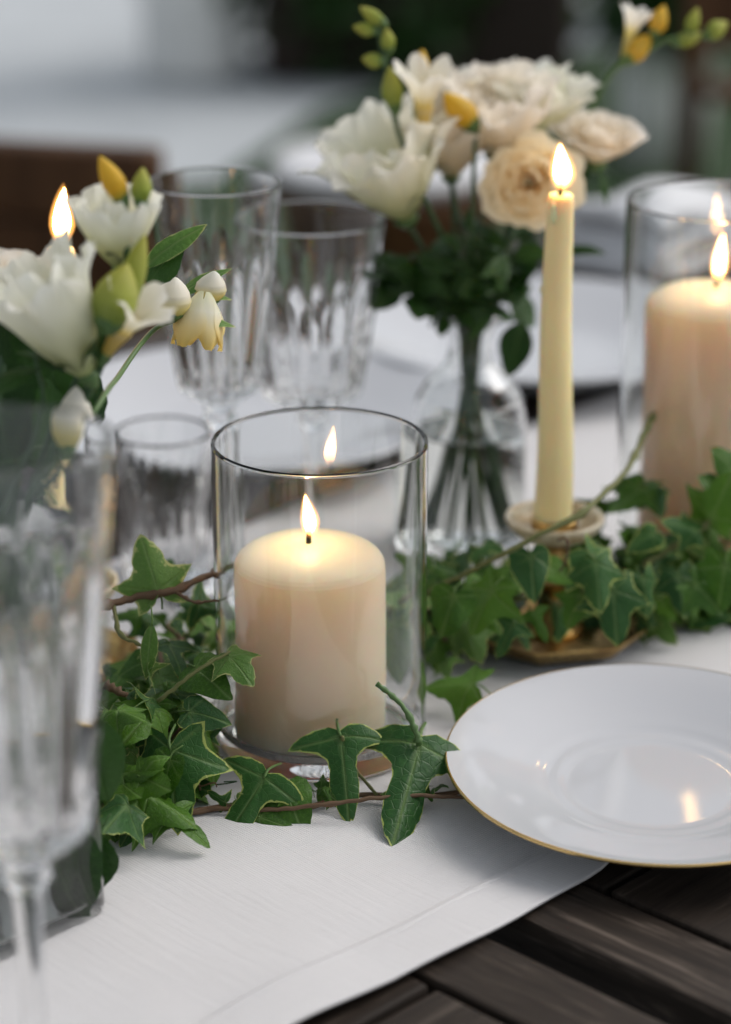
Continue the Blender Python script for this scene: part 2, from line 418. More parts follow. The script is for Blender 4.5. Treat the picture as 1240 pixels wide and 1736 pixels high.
def pillar(label, x, y, z0, R, h, fh, fr, lean=(0, 0)):
    t = thing('pillar_candle', label, 'candle', (x, y, z0), 'thick pillar candles in glass cylinders')
    sh = h-.0125
    prof = [(0, 0), (R*.9, 0), (R*.985, .001), (R, .004), (R*1.004, h*.3), (R*.998, h*.6), (R, sh-.006), (R, sh-.002)]
    for k in range(1, 13):
        a = k/12*PI/2; prof.append((R*max(0, math.cos(a))**.72, sh+.0120*math.sin(a)**.80))
    prof[-1] = (0, sh+.0120)
    rr = random.Random(int(x*1000)); p1, p2 = rr.uniform(0, 6), rr.uniform(0, 6)
    me = lathe('wax_body', prof, 72, lambda th, r, z: r*(1+.006*math.sin(2*th+p1)*(z/h)+.003*math.sin(5*th+p2+40*z)))
    for v in me.vertices: v.co.x += .0008*math.sin(30*v.co.z)
    put('wax_body', me, M['wax'], t, T(x, y, z0)); lit(t, T(x, y, z0), h-.001, fh, fr, lean)
    return t
def hurricane(label, x, y, z0, R, H, wall=.0021, base=.009):
    t = thing('glass_cylinder', label, 'glass cylinder', (x, y, z0), 'glass hurricane cylinders')
    prof = [(0, .0015), (R*.80, .0012), (R*.86, 0), (R*.93, .0004), (R*.985, .003), (R, .007), (R, H*.3), (R, H*.65), (R, H-.0016)]
    prof += [(R-.0004, H-.0005), (R-wall/2, H), (R-wall+.0004, H-.0005), (R-wall, H-.0016)]
    prof += [(R-wall, H*.65), (R-wall, H*.3), (R-wall, base+.006), (R-wall-.002, base+.0015), (R-wall-.006, base), (R*.4, base-.0004), (0, base-.0006)]
    rr = random.Random(int(x*999)); p = [rr.uniform(0, 6) for _ in range(5)]
    f = lambda th, r, z: r*(1+(.0022*math.sin(3*th+p[0]+30*z)+.0012*math.sin(7*th+p[1]-45*z))*min(1, max(0, (H-z)/.03))*(1 if r > R*.8 else 0))
    put('glass_wall', lathe('glass_wall', prof, 128, f), M['glass'], t, T(x, y, z0))
    return t
VX, VY = -.0211, 1.053
hurricane('clear glass cylinder beside the plate, with ivy leaves draped against its base', VX, VY, RZ-.001, .050, .153)
pillar('short peach pillar candle burning inside the cylinder that ivy leaves wrap', VX-.0055, VY-.001, RZ+.0075, .0357, .0945, .0215, .0039, (-.0016, 0))
HX, HY = .1893, 1.2665
hurricane('taller clear glass cylinder behind the ivory taper, half cut by the picture edge', HX, HY, RZ-.001, .050, .216)
pillar('tall peach pillar candle burning inside the taller glass cylinder behind the taper', HX, HY, RZ+.0075, .0368, .160, .027, .0042, (.0022, 0))

def holder(label, x, y, z0, dishR, panz, panR):
    t = thing('candle_holder', label, 'candle holder', (x, y, z0), 'brass candle holders')
    oct_ = lambda th, r, z: r*(1 if r < dishR*.55 else math.cos(PI/8)/math.cos(((th+.2) % (PI/4))-PI/8)*1.04)
    prof = [(0, .002), (dishR*.5, .002), (dishR*.55, 0), (dishR*.75, .0015), (dishR*.9, .006), (dishR, .0125), (dishR*1.002, .0138), (dishR*.985, .0138), (dishR*.88, .0078), (dishR*.72, .0035), (dishR*.3, .0045), (0, .0045)]
    put('dish', lathe('dish', prof, 96, oct_), M['brass'], t, T(x, y, z0))
    ph = panz
    col = [(0, .004), (.016, .0045), (.017, .007), (.009, .011), (.0065, .016), (.0065, .026), (.010, .030), (.0115, .034), (.008, .038), (.0085, ph-.014), (.012, ph-.011), (.009, ph-.007), (0, ph-.007)]
    put('column', lathe('column', col, 40), M['brass'], t, T(x, y, z0))
    pan = [(0, ph-.009), (.011, ph-.009), (panR*.7, ph-.0085), (panR*.93, ph-.003), (panR, ph+.001), (panR*.985, ph+.0024), (panR*.9, ph+.0018), (panR*.80, ph-.003), (panR*.6, ph-.0055), (.0125, ph-.006), (0, ph-.006)]
    put('drip_pan', lathe('drip_pan', pan, 64), M['creamrim'], t, T(x, y, z0))
    so_ = [(.0102, ph-.007), (.0122, ph-.007), (.0122, ph+.001), (.0114, ph+.002), (.0102, ph+.001)]
    put('socket', lathe('socket', so_, 40, closed=True), M['brass'], t, T(x, y, z0))
    return t
def taper(label, x, y, z0, h, r0, r1, fh, fr, lean=(0, 0), top=(0, 0)):
    t = thing('taper_candle', label, 'candle', (x, y, z0), 'slender taper candles')
    n = 14; prof = [(0, 0), (r0*.8, 0), (r0, .004)]
    for k in range(1, n): q = k/n; prof.append((r0+(r1-r0)*q, .004+(h-.010)*q))
    prof += [(r1, h-.006), (r1*.97, h-.003), (r1*.85, h-.001), (r1*.55, h-.0012), (r1*.2, h-.002), (0, h-.002)]
    me = lathe('wax_body', prof, 40, lambda th, r, z: r*(1+.012*math.sin(3*th+60*z)+.008*math.sin(7*th)))
    for v in me.vertices: q = v.co.z/h; v.co.x += top[0]*q+.0006*math.sin(40*v.co.z); v.co.y += top[1]*q
    M0 = T(x, y, z0); wb = put('wax_body', me, M['taperwax'], t, M0)
    lit(t, M0 @ T(top[0], top[1], 0), h-.002, fh, fr, lean, .010)
    for (a, zz, l) in ((2.9, .72, .006), (1.2, .93, .009), (4.2, .95, .012)):       # wax drips
        rr_ = (r0+(r1-r0)*zz)*1.0; px, py = rr_*math.cos(a)+top[0]*zz, rr_*math.sin(a)+top[1]*zz
        me2 = lathe('wax_drip', [(0, -l*.5), (.0013, -l*.4), (.0016, -l*.2), (.0011, l*.2), (0, l*.5)], 10)
        put('wax_drip', me2, M['taperwax'], wb, M0 @ T(px, py, h*zz))
    return t
BX, BY = .0985, 1.180
holder('brass candle holder with octagonal dish and cream drip pan, wrapped in ivy behind the plate', BX, BY, RZ-.001, .054, .066, .0258)
taper('slim ivory taper candle burning in front of the peach rose', BX-.001, BY, RZ+.0615, .1765, .0100, .0068, .0235, .0054, (-.0008, 0), (-.0008, .002))
lt = at(102, 418, y=1.13)
holder('brass candle holder hidden behind the front goblet and the square flower vase', lt.x, 1.13, RZ-.001, .032, .05, .022)
taper('slim ivory taper candle burning behind the white flowers of the square vase', lt.x, 1.13, RZ+.0455, lt.z-RZ-.0455, .0100, .0070, .0285, .0054, (.0032, 0))

# ------------------------------------------------------------------ plates
def plate(label, x, y, z0, R, gilt=True, group=None, tilt=0):
    t = thing('plate', label, 'plate', (x, y, z0), group)
    k = R/.095
    prof = [(0, .0040), (.030, .0040), (.0455, .0040), (.0465, 0.0), (.0490, 0.0), (.0505, .0042), (.058, .0060), (.075, .0115), (.088, .0165), (.0942, .0186), (.0950, .0194), (.0943, .0203),
            (.0890, .0191), (.0800, .0162), (.0700, .0132), (.0620, .0108), (.0565, .0092), (.0545, .0088), (.0520, .0080), (.0490, .0071), (.0465, .0067), (.0440, .0067), (.0415, .0062), (.0395, .0058), (.0360, .0057), (.020, .0057), (0, .0057)]
    put('dish', lathe('dish', [(a*k, b*k) for a, b in prof], 128), M['porcelain'], t, T(x, y, z0) @ Matrix.Rotation(tilt, 4, 'X'))
    if gilt:
        put('gilt_rim', lathe('gilt_rim', [(.0946*k, .0188*k), (.0952*k, .0191*k), (.0952*k, .0198*k), (.0947*k, .0204*k), (.0942*k, .0204*k), (.0947*k, .0196*k)], 128, closed=True), M['gold'], t, T(x, y, z0) @ Matrix.Rotation(tilt, 4, 'X'))
    return t
pc = at(1108, 1291, z=.022)
plate('small white porcelain plate with thin gilt edge, partly over the bare dark boards', pc.x, pc.y, RZ+.0006, .0948, True, None, .044)
p2 = MT @ Vector((loc((-.066, 1.51, 0)).x-.01, far_y+.098, 0))
plate('large white dinner plate across the table behind the two ribbed goblets', p2.x, p2.y, RZ-.0005, .138, False, 'dinner plates across the table')
p3 = MT @ Vector((loc(at(1035, 612, z=.02)).x, far_y+.085, 0))
plate('large white dinner plate across the table behind the tall candle cylinder', p3.x, p3.y, RZ-.0005, .138, False, 'dinner plates across the table')
def napkin(label, x, y, z, rot, sx, sy, layers, hgt):
    t = thing('napkin', label, 'napkin', (x, y, z), 'folded linen napkins')
    for k in range(layers):
        vs, fs = [], []; n = 14
        for i in range(n+1):
            for j in range(n+1):
                u, v = i/n-.5, j/n-.5
                vs.append((u*sx*(1-.05*k), v*sy*(1-.04*k), hgt*(k+.5)/layers+.004*math.sin(7*u+3*v+k*2)+.006*(k+1)*math.exp(-((v+.1)/.22)**2)*math.cos(3*u)))
        for i in range(n):
            for j in range(n): a = i*(n+1)+j; fs.append((a, a+n+1, a+n+2, a+1))
        o = put('fold', mesh('fold', vs, fs), M['napkin'], t, T(x, y, z) @ Matrix.Rotation(rot+.05*k, 4, 'Z'))
        md = o.modifiers.new('thick', 'SOLIDIFY'); md.thickness = hgt/layers*.85
    return t
npos = at(1110, 440, y=1.98)
napkin('puffed pale linen napkin at the table end behind the tall candle cylinder', npos.x, npos.y+.02, .003, .6, .14, .10, 3, .055)

# ------------------------------------------------------------------ goblets with ribbed bowls
def goblet(name, label, x, y, z0, R, H, zb, rb, footR=.035, nrib=18):
    t = thing(name, label, 'goblet', (x, y, z0), 'ribbed glass goblets')
    out, inn = [], []
    N = 16
    for k in range(N+1):
        q = k/N; z = zb+(H-zb)*q
        r = rb+(R-rb)*(q**.80)
        if k == 0: r = rb*.55
        if k == 1: r = rb+(R-rb)*(q**.8)*.95
        out.append((r, z))
    wall = .0019
    inn = [(r-wall*(1 if k > 2 else 1.6), z+(.004 if k < 2 else 0)) for k, (r, z) in enumerate(out)][1:]
    rim = [(R-.0003, H+.0007), (R-wall*.5, H+.0010), (R-wall+.0003, H+.0007)]
    stem = [(0, 0), (footR*.98, 0), (footR, .0008), (footR*.98, .002), (footR*.6, .0042), (footR*.25, .007), (.0062, .012), (.0045, .022), (.0042, zb*.55), (.0055, zb-.014), (.0095, zb-.008), (.0075, zb-.004)]
    prof = stem+out+rim+list(reversed(inn))+[(0, zb+.008)]
    rad = dict()
    for r, z in inn: rad[(round(r, 6), round(z, 6))] = 1
    def f(th, r, z):
        if z < zb+.002 or (round(r, 6), round(z, 6)) in rad: return r
        q = (z-zb)/(H-zb)
        a = .0017*max(0, min(1, (.74-q)/.25))*min(1, q/.08)
        return r+a*(abs(math.cos(nrib/2*th))*2-1.1)
    put('bowl_and_stem', lathe('bowl_and_stem', prof, nrib*8, f), M['crystal'], t, T(x, y, z0))
    return t
gA = at(364, 306, z=.236); goblet('ribbed_goblet', 'ribbed clear glass goblet with a narrow flared bowl beside the drooping freesia', gA.x, gA.y, RZ-.001, .0352, .232, .112, .0185, .033)
gB = at(527, 368, z=.203); goblet('ribbed_goblet', 'wider squat ribbed clear goblet between the narrow goblet and the bouquet', gB.x, gB.y, RZ-.001, .0410, .199, .092, .0250)
gC = at(4, 742, y=.745); goblet('ribbed_goblet', 'large out-of-focus ribbed goblet in front of the square flower vase', gC.x, .745, RZ-.001, .0365, gC.z-RZ, .105, .0195)
def tumbler(label, x, y, z0, R, r0, H, nrib=20):
    t = thing('tumbler', label, 'tumbler', (x, y, z0)); N = 8; bt = .011
    out = [(0, .001), (r0*.85, .0008), (r0*.92, 0), (r0, .002)]+[(r0+(R-r0)*k/N, .004+(H-.005)*k/N) for k in range(N+1)]
    inn = [(r0-.0024+(R-r0)*k/N, .004+(H-.005)*k/N) for k in range(1, N+1)]
    inn = [(r, max(z, bt+.003)) for r, z in inn]
    ok = {(round(r, 6), round(z, 6)) for r, z in inn}
    def f(th, r, z):
        if (round(r, 6), round(z, 6)) in ok or z < .0035 or r < r0*.9: return r
        return r+.0011*max(0, min(1, (.78-z/H)/.15))*(abs(math.cos(nrib/2*th))*2-1.1)
    prof = out+[(R-.0008, H), (R-.0016, H)]+list(reversed(inn))+[(r0-.006, bt), (0, bt-.0005)]
    put('glass_body', lathe('glass_body', prof, nrib*8, f), M['crystal'], t, T(x, y, z0))
tq = at(283, 972, z=RZ); tumbler('small ribbed glass tumbler with thick base behind the ivy twig', tq.x, tq.y, RZ-.001, .0275, .0240, .086)

# ------------------------------------------------------------------ flower vases
def bud_vase(label, x, y, z0):
    t = thing('bud_vase', label, 'vase', (x, y, z0))
    out = [(0, .001), (.027, .001), (.0285, 0), (.0315, .002), (.0325, .007), (.0328, .05), (.0325, .078), (.0305, .089), (.0255, .098), (.0185, .105), (.0140, .111), (.0125, .118), (.0128, .128), (.0150, .134), (.0168, .1365), (.0172, .1385)]
    wall = .0022
    inn = [(max(r-wall, .001), z) for r, z in out[5:]]
    prof = out+[(.0162, .1395), (.0150, .1385)]+list(reversed(inn))[1:]+[(.0300, .010), (.026, .0065), (0, .0055)]
    put('glass_body', lathe('glass_body', prof, 80), M['glass'], t, T(x, y, z0))
    wz = .070
    wp = [(0, .0050), (.026, .0060), (.0303, .0098), (.0309, .05), (.0309, wz+.0012), (.0300, wz), (0, wz)]
    put('water', lathe('water', wp, 64), M['water'], t, T(x, y, z0)); return t
FX, FY = .0595, 1.318
bud_vase('clear glass bud vase with narrow neck holding the cream bouquet behind the taper', FX, FY, RZ-.001)
def rr_ring(hx, r, n=6):
    pts = []
    for cx_, cy_, a0 in ((hx-r, hx-r, 0), (-hx+r, hx-r, PI/2), (-hx+r, -hx+r, PI), (hx-r, -hx+r, 3*PI/2)):
        for k in range(n+1):
            a = a0+PI/2*k/n; pts.append((cx_+r*math.cos(a), cy_+r*math.sin(a)))
    return pts
def loft(name, rings, cap0=True, cap1=True):
    vs, fs = [], []; n = len(rings[0][0])
    for pts, z in rings: vs += [(x, y, z) for x, y in pts]
    for k in range(len(rings)-1):
        for i in range(n): j = (i+1) % n; fs.append((k*n+i, k*n+j, (k+1)*n+j, (k+1)*n+i))
    if cap0: fs.append(tuple(reversed(range(n))))
    if cap1: m_ = (len(rings)-1)*n; fs.append(tuple(range(m_, m_+n)))
    return mesh(name, vs, fs)
SX, SY = -.1575, .8885
def square_vase():
    t = thing('square_vase', 'square clear glass vase of water and stems behind the large blurred goblet', 'vase', (SX, SY, RZ-.001))
    H, hx, wl = .175, .038, .0035
    rings = [(rr_ring(hx-.003, .009), 0), (rr_ring(hx-.0006, .0115), .0015), (rr_ring(hx, .012), .005), (rr_ring(hx, .012), .09), (rr_ring(hx+.001, .012), H-.002), (rr_ring(hx+.0005, .012), H), (rr_ring(hx-wl+.001, .009), H), (rr_ring(hx-wl, .009), H-.002), (rr_ring(hx-wl-.001, .009), .09), (rr_ring(hx-wl-.001, .009), .010), (rr_ring(hx-wl-.003, .008), .0065), (rr_ring(hx-wl-.010, .006), .0055)]
    R0 = T(SX, SY, RZ-.001) @ Matrix.Rotation(PI/4, 4, 'Z')
    put('glass_body', loft('glass_body', rings), M['glass'], t, R0)
    wr = [(rr_ring(hx-wl-.010, .006), .0050), (rr_ring(hx-wl-.0025, .008), .0063), (rr_ring(hx-wl-.0004, .009), .010), (rr_ring(hx-wl-.0004, .009), .062)]
    put('water', loft('water', wr), M['water'], t, R0)
square_vase()

# ------------------------------------------------------------------ leaves
OUT = {
 'needle': [(0, -.08), (.12, -.15), (.30, -.14), (.46, -.07), (.60, .05), (.44, .10), (.29, .15), (.18, .24), (.155, .36), (.175, .55), (.145, .75), (.075, .92), (0, 1.0)],
 'classic': [(0, -.05), (.10, -.20), (.25, -.29), (.40, -.32), (.37, -.16), (.40, -.02), (.52, .11), (.68, .29), (.49, .335), (.34, .385), (.27, .48), (.26, .62), (.17, .82), (0, 1.0)],
 'spade': [(0, -.05), (.12, -.18), (.30, -.20), (.43, -.08), (.46, .10), (.42, .25), (.31, .5), (.17, .78), (0, 1.0)],
 'oval': [(0, -.01), (.10, .02), (.22, .12), (.31, .28), (.33, .45), (.28, .65), (.17, .85), (.06, .97), (0, 1.0)],
 'lance': [(0, -.01), (.05, .02), (.10, .12), (.15, .3), (.15, .5), (.11, .72), (.05, .9), (0, 1.0)],
}
VEINS = {'needle': [0, 85], 'classic': [0, 67, 128], 'spade': [0, 55, 105], 'oval': [0], 'lance': [0]}
def leaf_mesh(kind, droop, fold, wave, seed, petiole=.35):
    rr = random.Random(seed); half = OUT[kind]
    P = [Vector((x, y)) for x, y in half]
    # refine and jitter, mirrored with a little asymmetry
    def side(sg):
        out = []
        for a, b in zip(P, P[1:]):
            for k in range(3):
                q = a.lerp(b, k/3)
                if k: q = q*(1+rr.uniform(-.025, .025))
                out.append(Vector((sg*q.x, q.y)))
        return out
    R_, L_ = side(1), side(-1)
    asym = 1+rr.uniform(-.12, .12)
    for q in L_: q.x *= asym
    per = R_+[P[-1].copy()]+list(reversed(L_[1:]))
    n = len(per)
    vs, ed, vn = [Vector((0, 0))], [0.0], [1.0]
    angs = [math.radians(s*v) for v in VEINS[kind] for s in (1, -1)]
    rows = []
    for f in (.3, .62, 'in', 1.0):
        row = []
        for q in per:
            L = q.length
            ff = max(.82, 1-.042/max(L, .08)) if f == 'in' else f
            p = q*ff; a = math.atan2(p.x, p.y)
            d = min(abs(math.sin(a-b)) if math.cos(a-b) > 0 else 1 for b in angs)*p.length
            row.append(len(vs)); vs.append(p); ed.append(1.0 if f == 1.0 else (.35 if f == 'in' else 0)); vn.append(max(0, 1-d/.022) * (.0 if f == 1.0 else 1))
        rows.append(row)
    fs = [(0, rows[0][(i+1) % n], rows[0][i]) for i in range(n)]
    for a, b in zip(rows, rows[1:]):
        for i in range(n): j = (i+1) % n; fs.append((a[i], a[j], b[j], b[i]))
    p1, p2 = rr.uniform(0, 6), rr.uniform(0, 6); tw = rr.uniform(-.5, .5)
    V3 = []
    for p in vs:
        x, y = p
        z = -fold*abs(x)**1.3+wave*.05*math.sin(7*x+p1)+wave*.06*math.sin(6*y+p2)*abs(x)*3+tw*x*y*.4-.18*x*x
        if abs(y) > 1e-6 and abs(droop) > 1e-4:
            yy = math.sin(droop*y)/droop; zz = -(1-math.cos(droop*y))/droop
            V3.append(Vector((x, yy+z*math.sin(droop*y), zz+z*math.cos(droop*y))))
        else: V3.append(Vector((x, y, z)))
    # flip winding so normals point +z
    fs = [tuple(reversed(f)) for f in fs] if True else fs
    if petiole:
        k0 = len(V3); vs2, f2 = [], []
        pts = spline([Vector((0, .01, -.004)), Vector((.02, -petiole*.45, -.05)), Vector((tw*.2, -petiole, -.22))], 3)
        tube_geo(pts, .020, .016, 5, vs2, f2)
        V3 += vs2; fs += [tuple(i+k0 for i in f) for f in f2]; ed += [0.0]*len(vs2); vn += [1.0]*len(vs2)
    return mesh('leaf', V3, fs, True, {'edge': ed, 'vein': vn})
LIB = {}
for mk in ('ivy', 'ivy_plain', 'ivy_young', 'darkleaf'):
    kinds = (['needle', 'classic', 'classic', 'needle', 'classic', 'spade'] if mk.startswith('ivy') else ['oval', 'oval', 'lance', 'oval'])
    LIB[mk] = []
    for i, kd in enumerate(kinds):
        me = leaf_mesh(kd, [.5, .3, .9, 1.1, -.2, .6][i], [.25, .45, .2, .5, .35, .3][i], [1, 1.4, .8, 1.2, 1.5, 1][i], 11*i+3)
        me.materials.append(M[mk]); LIB[mk].append(me)
def leaf(parent, me, pos, tip, normal, size, roll=0):
    y = Vector(tip).normalized(); z = Vector(normal); z = (z-y*z.dot(y))
    if z.length < 1e-3: z = Vector((0, -.3, 1))-y*Vector((0, -.3, 1)).dot(y)
    z.normalize(); x = y.cross(z)
    R = Matrix((x, y, z)).transposed().to_4x4()
    return put('leaf', me, None, parent, Matrix.Translation(pos) @ R @ Matrix.Rotation(roll, 4, 'Y') @ Matrix.Scale(size, 4))
AVOID = [(VX, VY, .0535, .16), (HX, HY, .0535, .22), (BX, BY, .014, .3), (lt.x, 1.13, .013, .3), (FX, FY, .036, .14), (pc.x, pc.y, .088, .30), (BX, BY-.040, .034, .024)]
def clear(p, s):
    for x, y, r, h in AVOID:
        if p.z < h and (p.x-x)**2+(p.y-y)**2 < (r+s*.25)**2: return False
    # square vase, in its own rotated axes
    q = Matrix.Rotation(-PI/4, 2) @ Vector((p.x-SX, p.y-SY))
    return not (abs(q.x) < .043 and abs(q.y) < .043)
def garland(name, label, path, n, spread, zr, mats, seed, smin=.018, smax=.034, vines=2, group='ivy garlands along the runner'):
    rr = random.Random(seed); sp = spline(path, 10)
    t = thing(name, label, 'ivy', (sp[0].x, sp[0].y, RZ), group)
    for k in range(vines):
        pts = [p+Vector((rr.uniform(-1, 1), rr.uniform(-1, 1), rr.uniform(-.3, .5)))*spread*.35 for p in sp[::4]]+[sp[-1]]
        for p in pts: p.z = max(p.z, RZ+.003)
        put('vine', tube('vine', spline(pts, 5), .0016, .0011, 7), M['vine'] if k % 2 == 0 else M['greenvine'], t)
    cnt = 0; tries = 0
    while cnt < n and tries < n*12:
        tries += 1
        p = sp[rr.randrange(len(sp))].copy(); a = rr.uniform(0, 2*PI); r = spread*math.sqrt(rr.random())
        p += Vector((math.cos(a)*r, math.sin(a)*r, 0)); p.z = RZ+.006+zr*rr.random()**1.2*(1-.6*(r/spread)**2)
        s = rr.uniform(smin, smax)
        if not clear(p, s): continue
        out = Vector((math.cos(a), math.sin(a)-.35, 0)).normalized()
        tip = out+Vector((rr.uniform(-.8, .8), rr.uniform(-.8, .8), rr.uniform(-.75, .35)))
        nrm = Vector((rr.uniform(-.6, .6), -.55+rr.uniform(-.5, .5), .75+rr.uniform(-.3, .3)))
        tp = p+tip.normalized()*s
        if tp.z < RZ+.002: tip.z += (RZ+.002-tp.z)/s*1.2; tp = p+tip.normalized()*s
        if not clear(tp, s*.3): continue
        mk = rr.choices([m_ for m_, _ in mats], [w_ for _, w_ in mats])[0]
        leaf(t, rr.choice(LIB[mk]), p, tip, nrm, s, rr.uniform(-.5, .5)); cnt += 1
    return t
MIX = [('ivy', 5), ('ivy_plain', 5), ('ivy_young', 1.8)]
MIXD = [('ivy', 3), ('ivy_plain', 7), ('ivy_young', 1.2)]
def at3(l): return [at(*q[:2], z=q[2]) for q in l]
gar_l = garland('ivy_garland', 'dense heap of dark ivy between the square vase and the short candle cylinder', at3([(150, 1385, .01), (215, 1375, .012), (255, 1290, .02), (275, 1200, .03), (300, 1110, .035), (315, 1050, .03)]), 122, .032, .062, MIXD, 21, .010, .027)
gar_f = garland('ivy_garland', 'thin ivy strand lying on the runner in front of the short candle cylinder', at3([(230, 1400, .006), (380, 1375, .006), (520, 1368, .006), (660, 1352, .006), (800, 1345, .006)]), 12, .009, .006, MIXD, 5, .006, .011, 1)
gar_r = garland('ivy_garland', 'thick ivy garland wound round the brass holder of the ivory taper', at3([(735, 1085, .012), (790, 1040, .03), (860, 1020, .03), (940, 1010, .03), (1030, 1000, .03), (1110, 985, .035)]), 92, .034, .058, MIX, 8, .010, .025)
gar_b = garland('ivy_garland', 'ivy garland banked in front of the tall candle cylinder at the picture edge', at3([(1080, 940, .03), (1160, 950, .03), (1250, 930, .035), (1340, 900, .035)]), 84, .038, .080, MIXD, 13, .012, .027)
gar_v = garland('ivy_garland', 'ivy strand running behind the short candle cylinder past the bud vase', at3([(600, 1040, .01), (700, 1040, .015), (770, 1000, .02), (830, 960, .015)]), 34, .024, .03, MIX, 31, .012, .024)

# leaves placed one by one: those draped on the front cylinder
def hero(parent, kind, j, tip, yj, yt, size, mk='ivy', droop=.3, fold=.35, wave=.8, seed=1, normal=(0, -.8, .6), roll=0, pet=.3):
    me = leaf_mesh(kind, droop, fold, wave, seed, pet); me.materials.append(M[mk])
    a, b = at(*j, y=yj), at(*tip, y=yt)
    return leaf(parent, me, a, b-a, normal, (b-a).length*size, roll)
hero(gar_f, 'needle', (578, 1248), (594, 1392), .992, .962, 1.0, droop=.35, fold=.5, seed=4, normal=(.05, -.75, .65))
hero(gar_f, 'needle', (712, 1262), (664, 1444), .992, .952, 1.02, droop=-.25, fold=.45, seed=9, normal=(-.15, -.8, .6), roll=-.15)
hero(gar_f, 'needle', (448, 1318), (374, 1428), .975, .956, 1.05, droop=.25, fold=.35, seed=12, normal=(-.1, -.8, .65))
hero(gar_f, 'spade', (485, 1340), (520, 1424), .972, .958, 1.0, 'ivy_plain', droop=.3, seed=14)
hero(gar_f, 'lance', (545, 1372), (548, 1312), .985, .988, 1.0, 'ivy_young', droop=.2, seed=15)
hero(gar_f, 'spade', (440, 1385), (500, 1405), .966, .958, 1.0, 'ivy_plain', droop=.4, seed=17)
hero(gar_l, 'classic', (288, 1270), (292, 1420), .965, .945, 1.0, 'ivy', droop=.3, fold=.5, seed=18, roll=.3)
hero(gar_l, 'classic', (268, 1002), (238, 905), 1.035, 1.045, 1.0, 'ivy_young', droop=.2, fold=.4, seed=19, normal=(.1, -1, .3))
hero(gar_l, 'classic', (388, 1110), (428, 1150), .998, .985, 1.1, 'ivy_young', droop=.5, fold=.4, seed=20, normal=(.3, -.7, .6))
hero(gar_l, 'spade', (330, 1130), (385, 1175), 1.0, .985, 1.1, 'ivy_plain', droop=.4, seed=22)
hero(gar_l, 'lance', (258, 1060), (248, 1140), 1.01, 1.005, 1.2, 'ivy_young', droop=.3, seed=24)
hero(gar_r, 'classic', (800, 1160), (735, 1160), 1.075, 1.085, 1.3, 'ivy_plain', droop=.2, fold=.3, seed=25, normal=(.1, -.6, .8))
hero(gar_r, 'spade', (900, 940), (905, 995), 1.115, 1.105, 1.5, 'ivy', droop=.3, seed=26)
hero(gar_r, 'classic', (1040, 1000), (1050, 1098), 1.115, 1.10, 1.0, 'ivy', droop=.4, fold=.4, seed=27)
hero(gar_r, 'classic', (1010, 955), (1020, 1040), 1.115, 1.10, 1.0, 'ivy', droop=.3, fold=.4, seed=33)
hero(gar_b, 'classic', (1150, 975), (1165, 1050), 1.15, 1.14, 1.0, 'ivy', droop=.3, seed=28)
for j, tp, yy, kd, mk in (((1245, 850), (1195, 800), 1.175, 'classic', 'ivy_plain'), ((1205, 880), (1238, 800), 1.165, 'classic', 'ivy_plain'), ((1250, 800), (1215, 755), 1.18, 'spade', 'ivy_plain'), ((1180, 900), (1125, 880), 1.16, 'classic', 'ivy'), ((1110, 905), (1060, 935), 1.15, 'spade', 'ivy'), ((1230, 960), (1215, 1050), 1.13, 'classic', 'ivy_plain'), ((1180, 990), (1235, 1040), 1.13, 'classic', 'ivy_plain')):
    hero(gar_b, kd, j, tp, yy, yy-.005, 1.0, mk, .4, .4, 1.0, int(j[0]+j[1]), (rnd.uniform(-.4, .4), -.7, .7))
for j, tp, yy, kd, mk in (((1000, 940), (1060, 1010), 1.12, 'classic', 'ivy'), ((905, 1040), (930, 1090), 1.115, 'needle', 'ivy_plain'), ((985, 1010), (960, 1070), 1.12, 'classic', 'ivy_plain'), ((835, 1000), (790, 1080), 1.11, 'classic', 'ivy_plain'), ((770, 1010), (745, 1090), 1.10, 'spade', 'ivy_plain'), ((870, 1060), (840, 1120), 1.105, 'needle', 'ivy'), ((1090, 980), (1105, 1050), 1.125, 'classic', 'ivy'), ((930, 960), (985, 985), 1.118, 'spade', 'ivy_plain')):
    hero(gar_r, kd, j, tp, yy, yy-.006, 1.0, mk, .4, .4, 1.0, int(j[0]+j[1]), (rnd.uniform(-.4, .4), -.7, .7))
hero(gar_v, 'oval', (680, 1060), (690, 1160), 1.11, 1.105, 1.0, 'ivy_plain', droop=.3, seed=29)
def vine_px(parent, pts, r0, r1, m_='vine', n=7):
    sp = spline([at(a, b, y=c_) for a, b, c_ in pts], n)
    me = tube('vine', sp, r0, r1, 7); rv = random.Random(int(pts[0][0])); nr = len(sp)
    for k in range(nr):
        f = 1+(.55 if rv.random() < .16 else 0)+rv.uniform(-.12, .12); j = Vector((rv.uniform(-1, 1), rv.uniform(-1, 1), rv.uniform(-1, 1)))*r0*.35
        for i in range(7): v = me.vertices[k*7+i]; v.co = sp[k]+(v.co-sp[k])*f+j
    put('vine', me, M[m_], parent)
vine_px(gar_l, [(150, 1035, 1.02), (225, 1015, 1.035), (300, 998, 1.037), (365, 968, 1.06), (392, 950, 1.12)], .0020, .0014)
vine_px(gar_l, [(298, 1004, 1.036), (330, 1020, 1.03), (372, 1018, 1.035)], .0009, .0006)
vine_px(gar_l, [(192, 1024, 1.03), (205, 1075, 1.015), (245, 1095, 1.01)], .0011, .0007, 'greenvine')
vine_px(gar_l, [(180, 1160, .99), (215, 1180, .985)], .0018, .0014)
vine_px(gar_l, [(268, 1190, .985), (330, 1140, .99), (390, 1105, .998)], .0010, .0007, 'greenvine')
vine_px(gar_f, [(290, 1390, .965), (360, 1372, .972), (470, 1372, .968), (560, 1362, .968), (680, 1350, .972), (800, 1352, .975)], .0011, .0009)
vine_px(gar_f, [(640, 1160, 1.0), (682, 1195, .995), (705, 1240, .99), (712, 1264, .990)], .0009, .0017, 'stem')
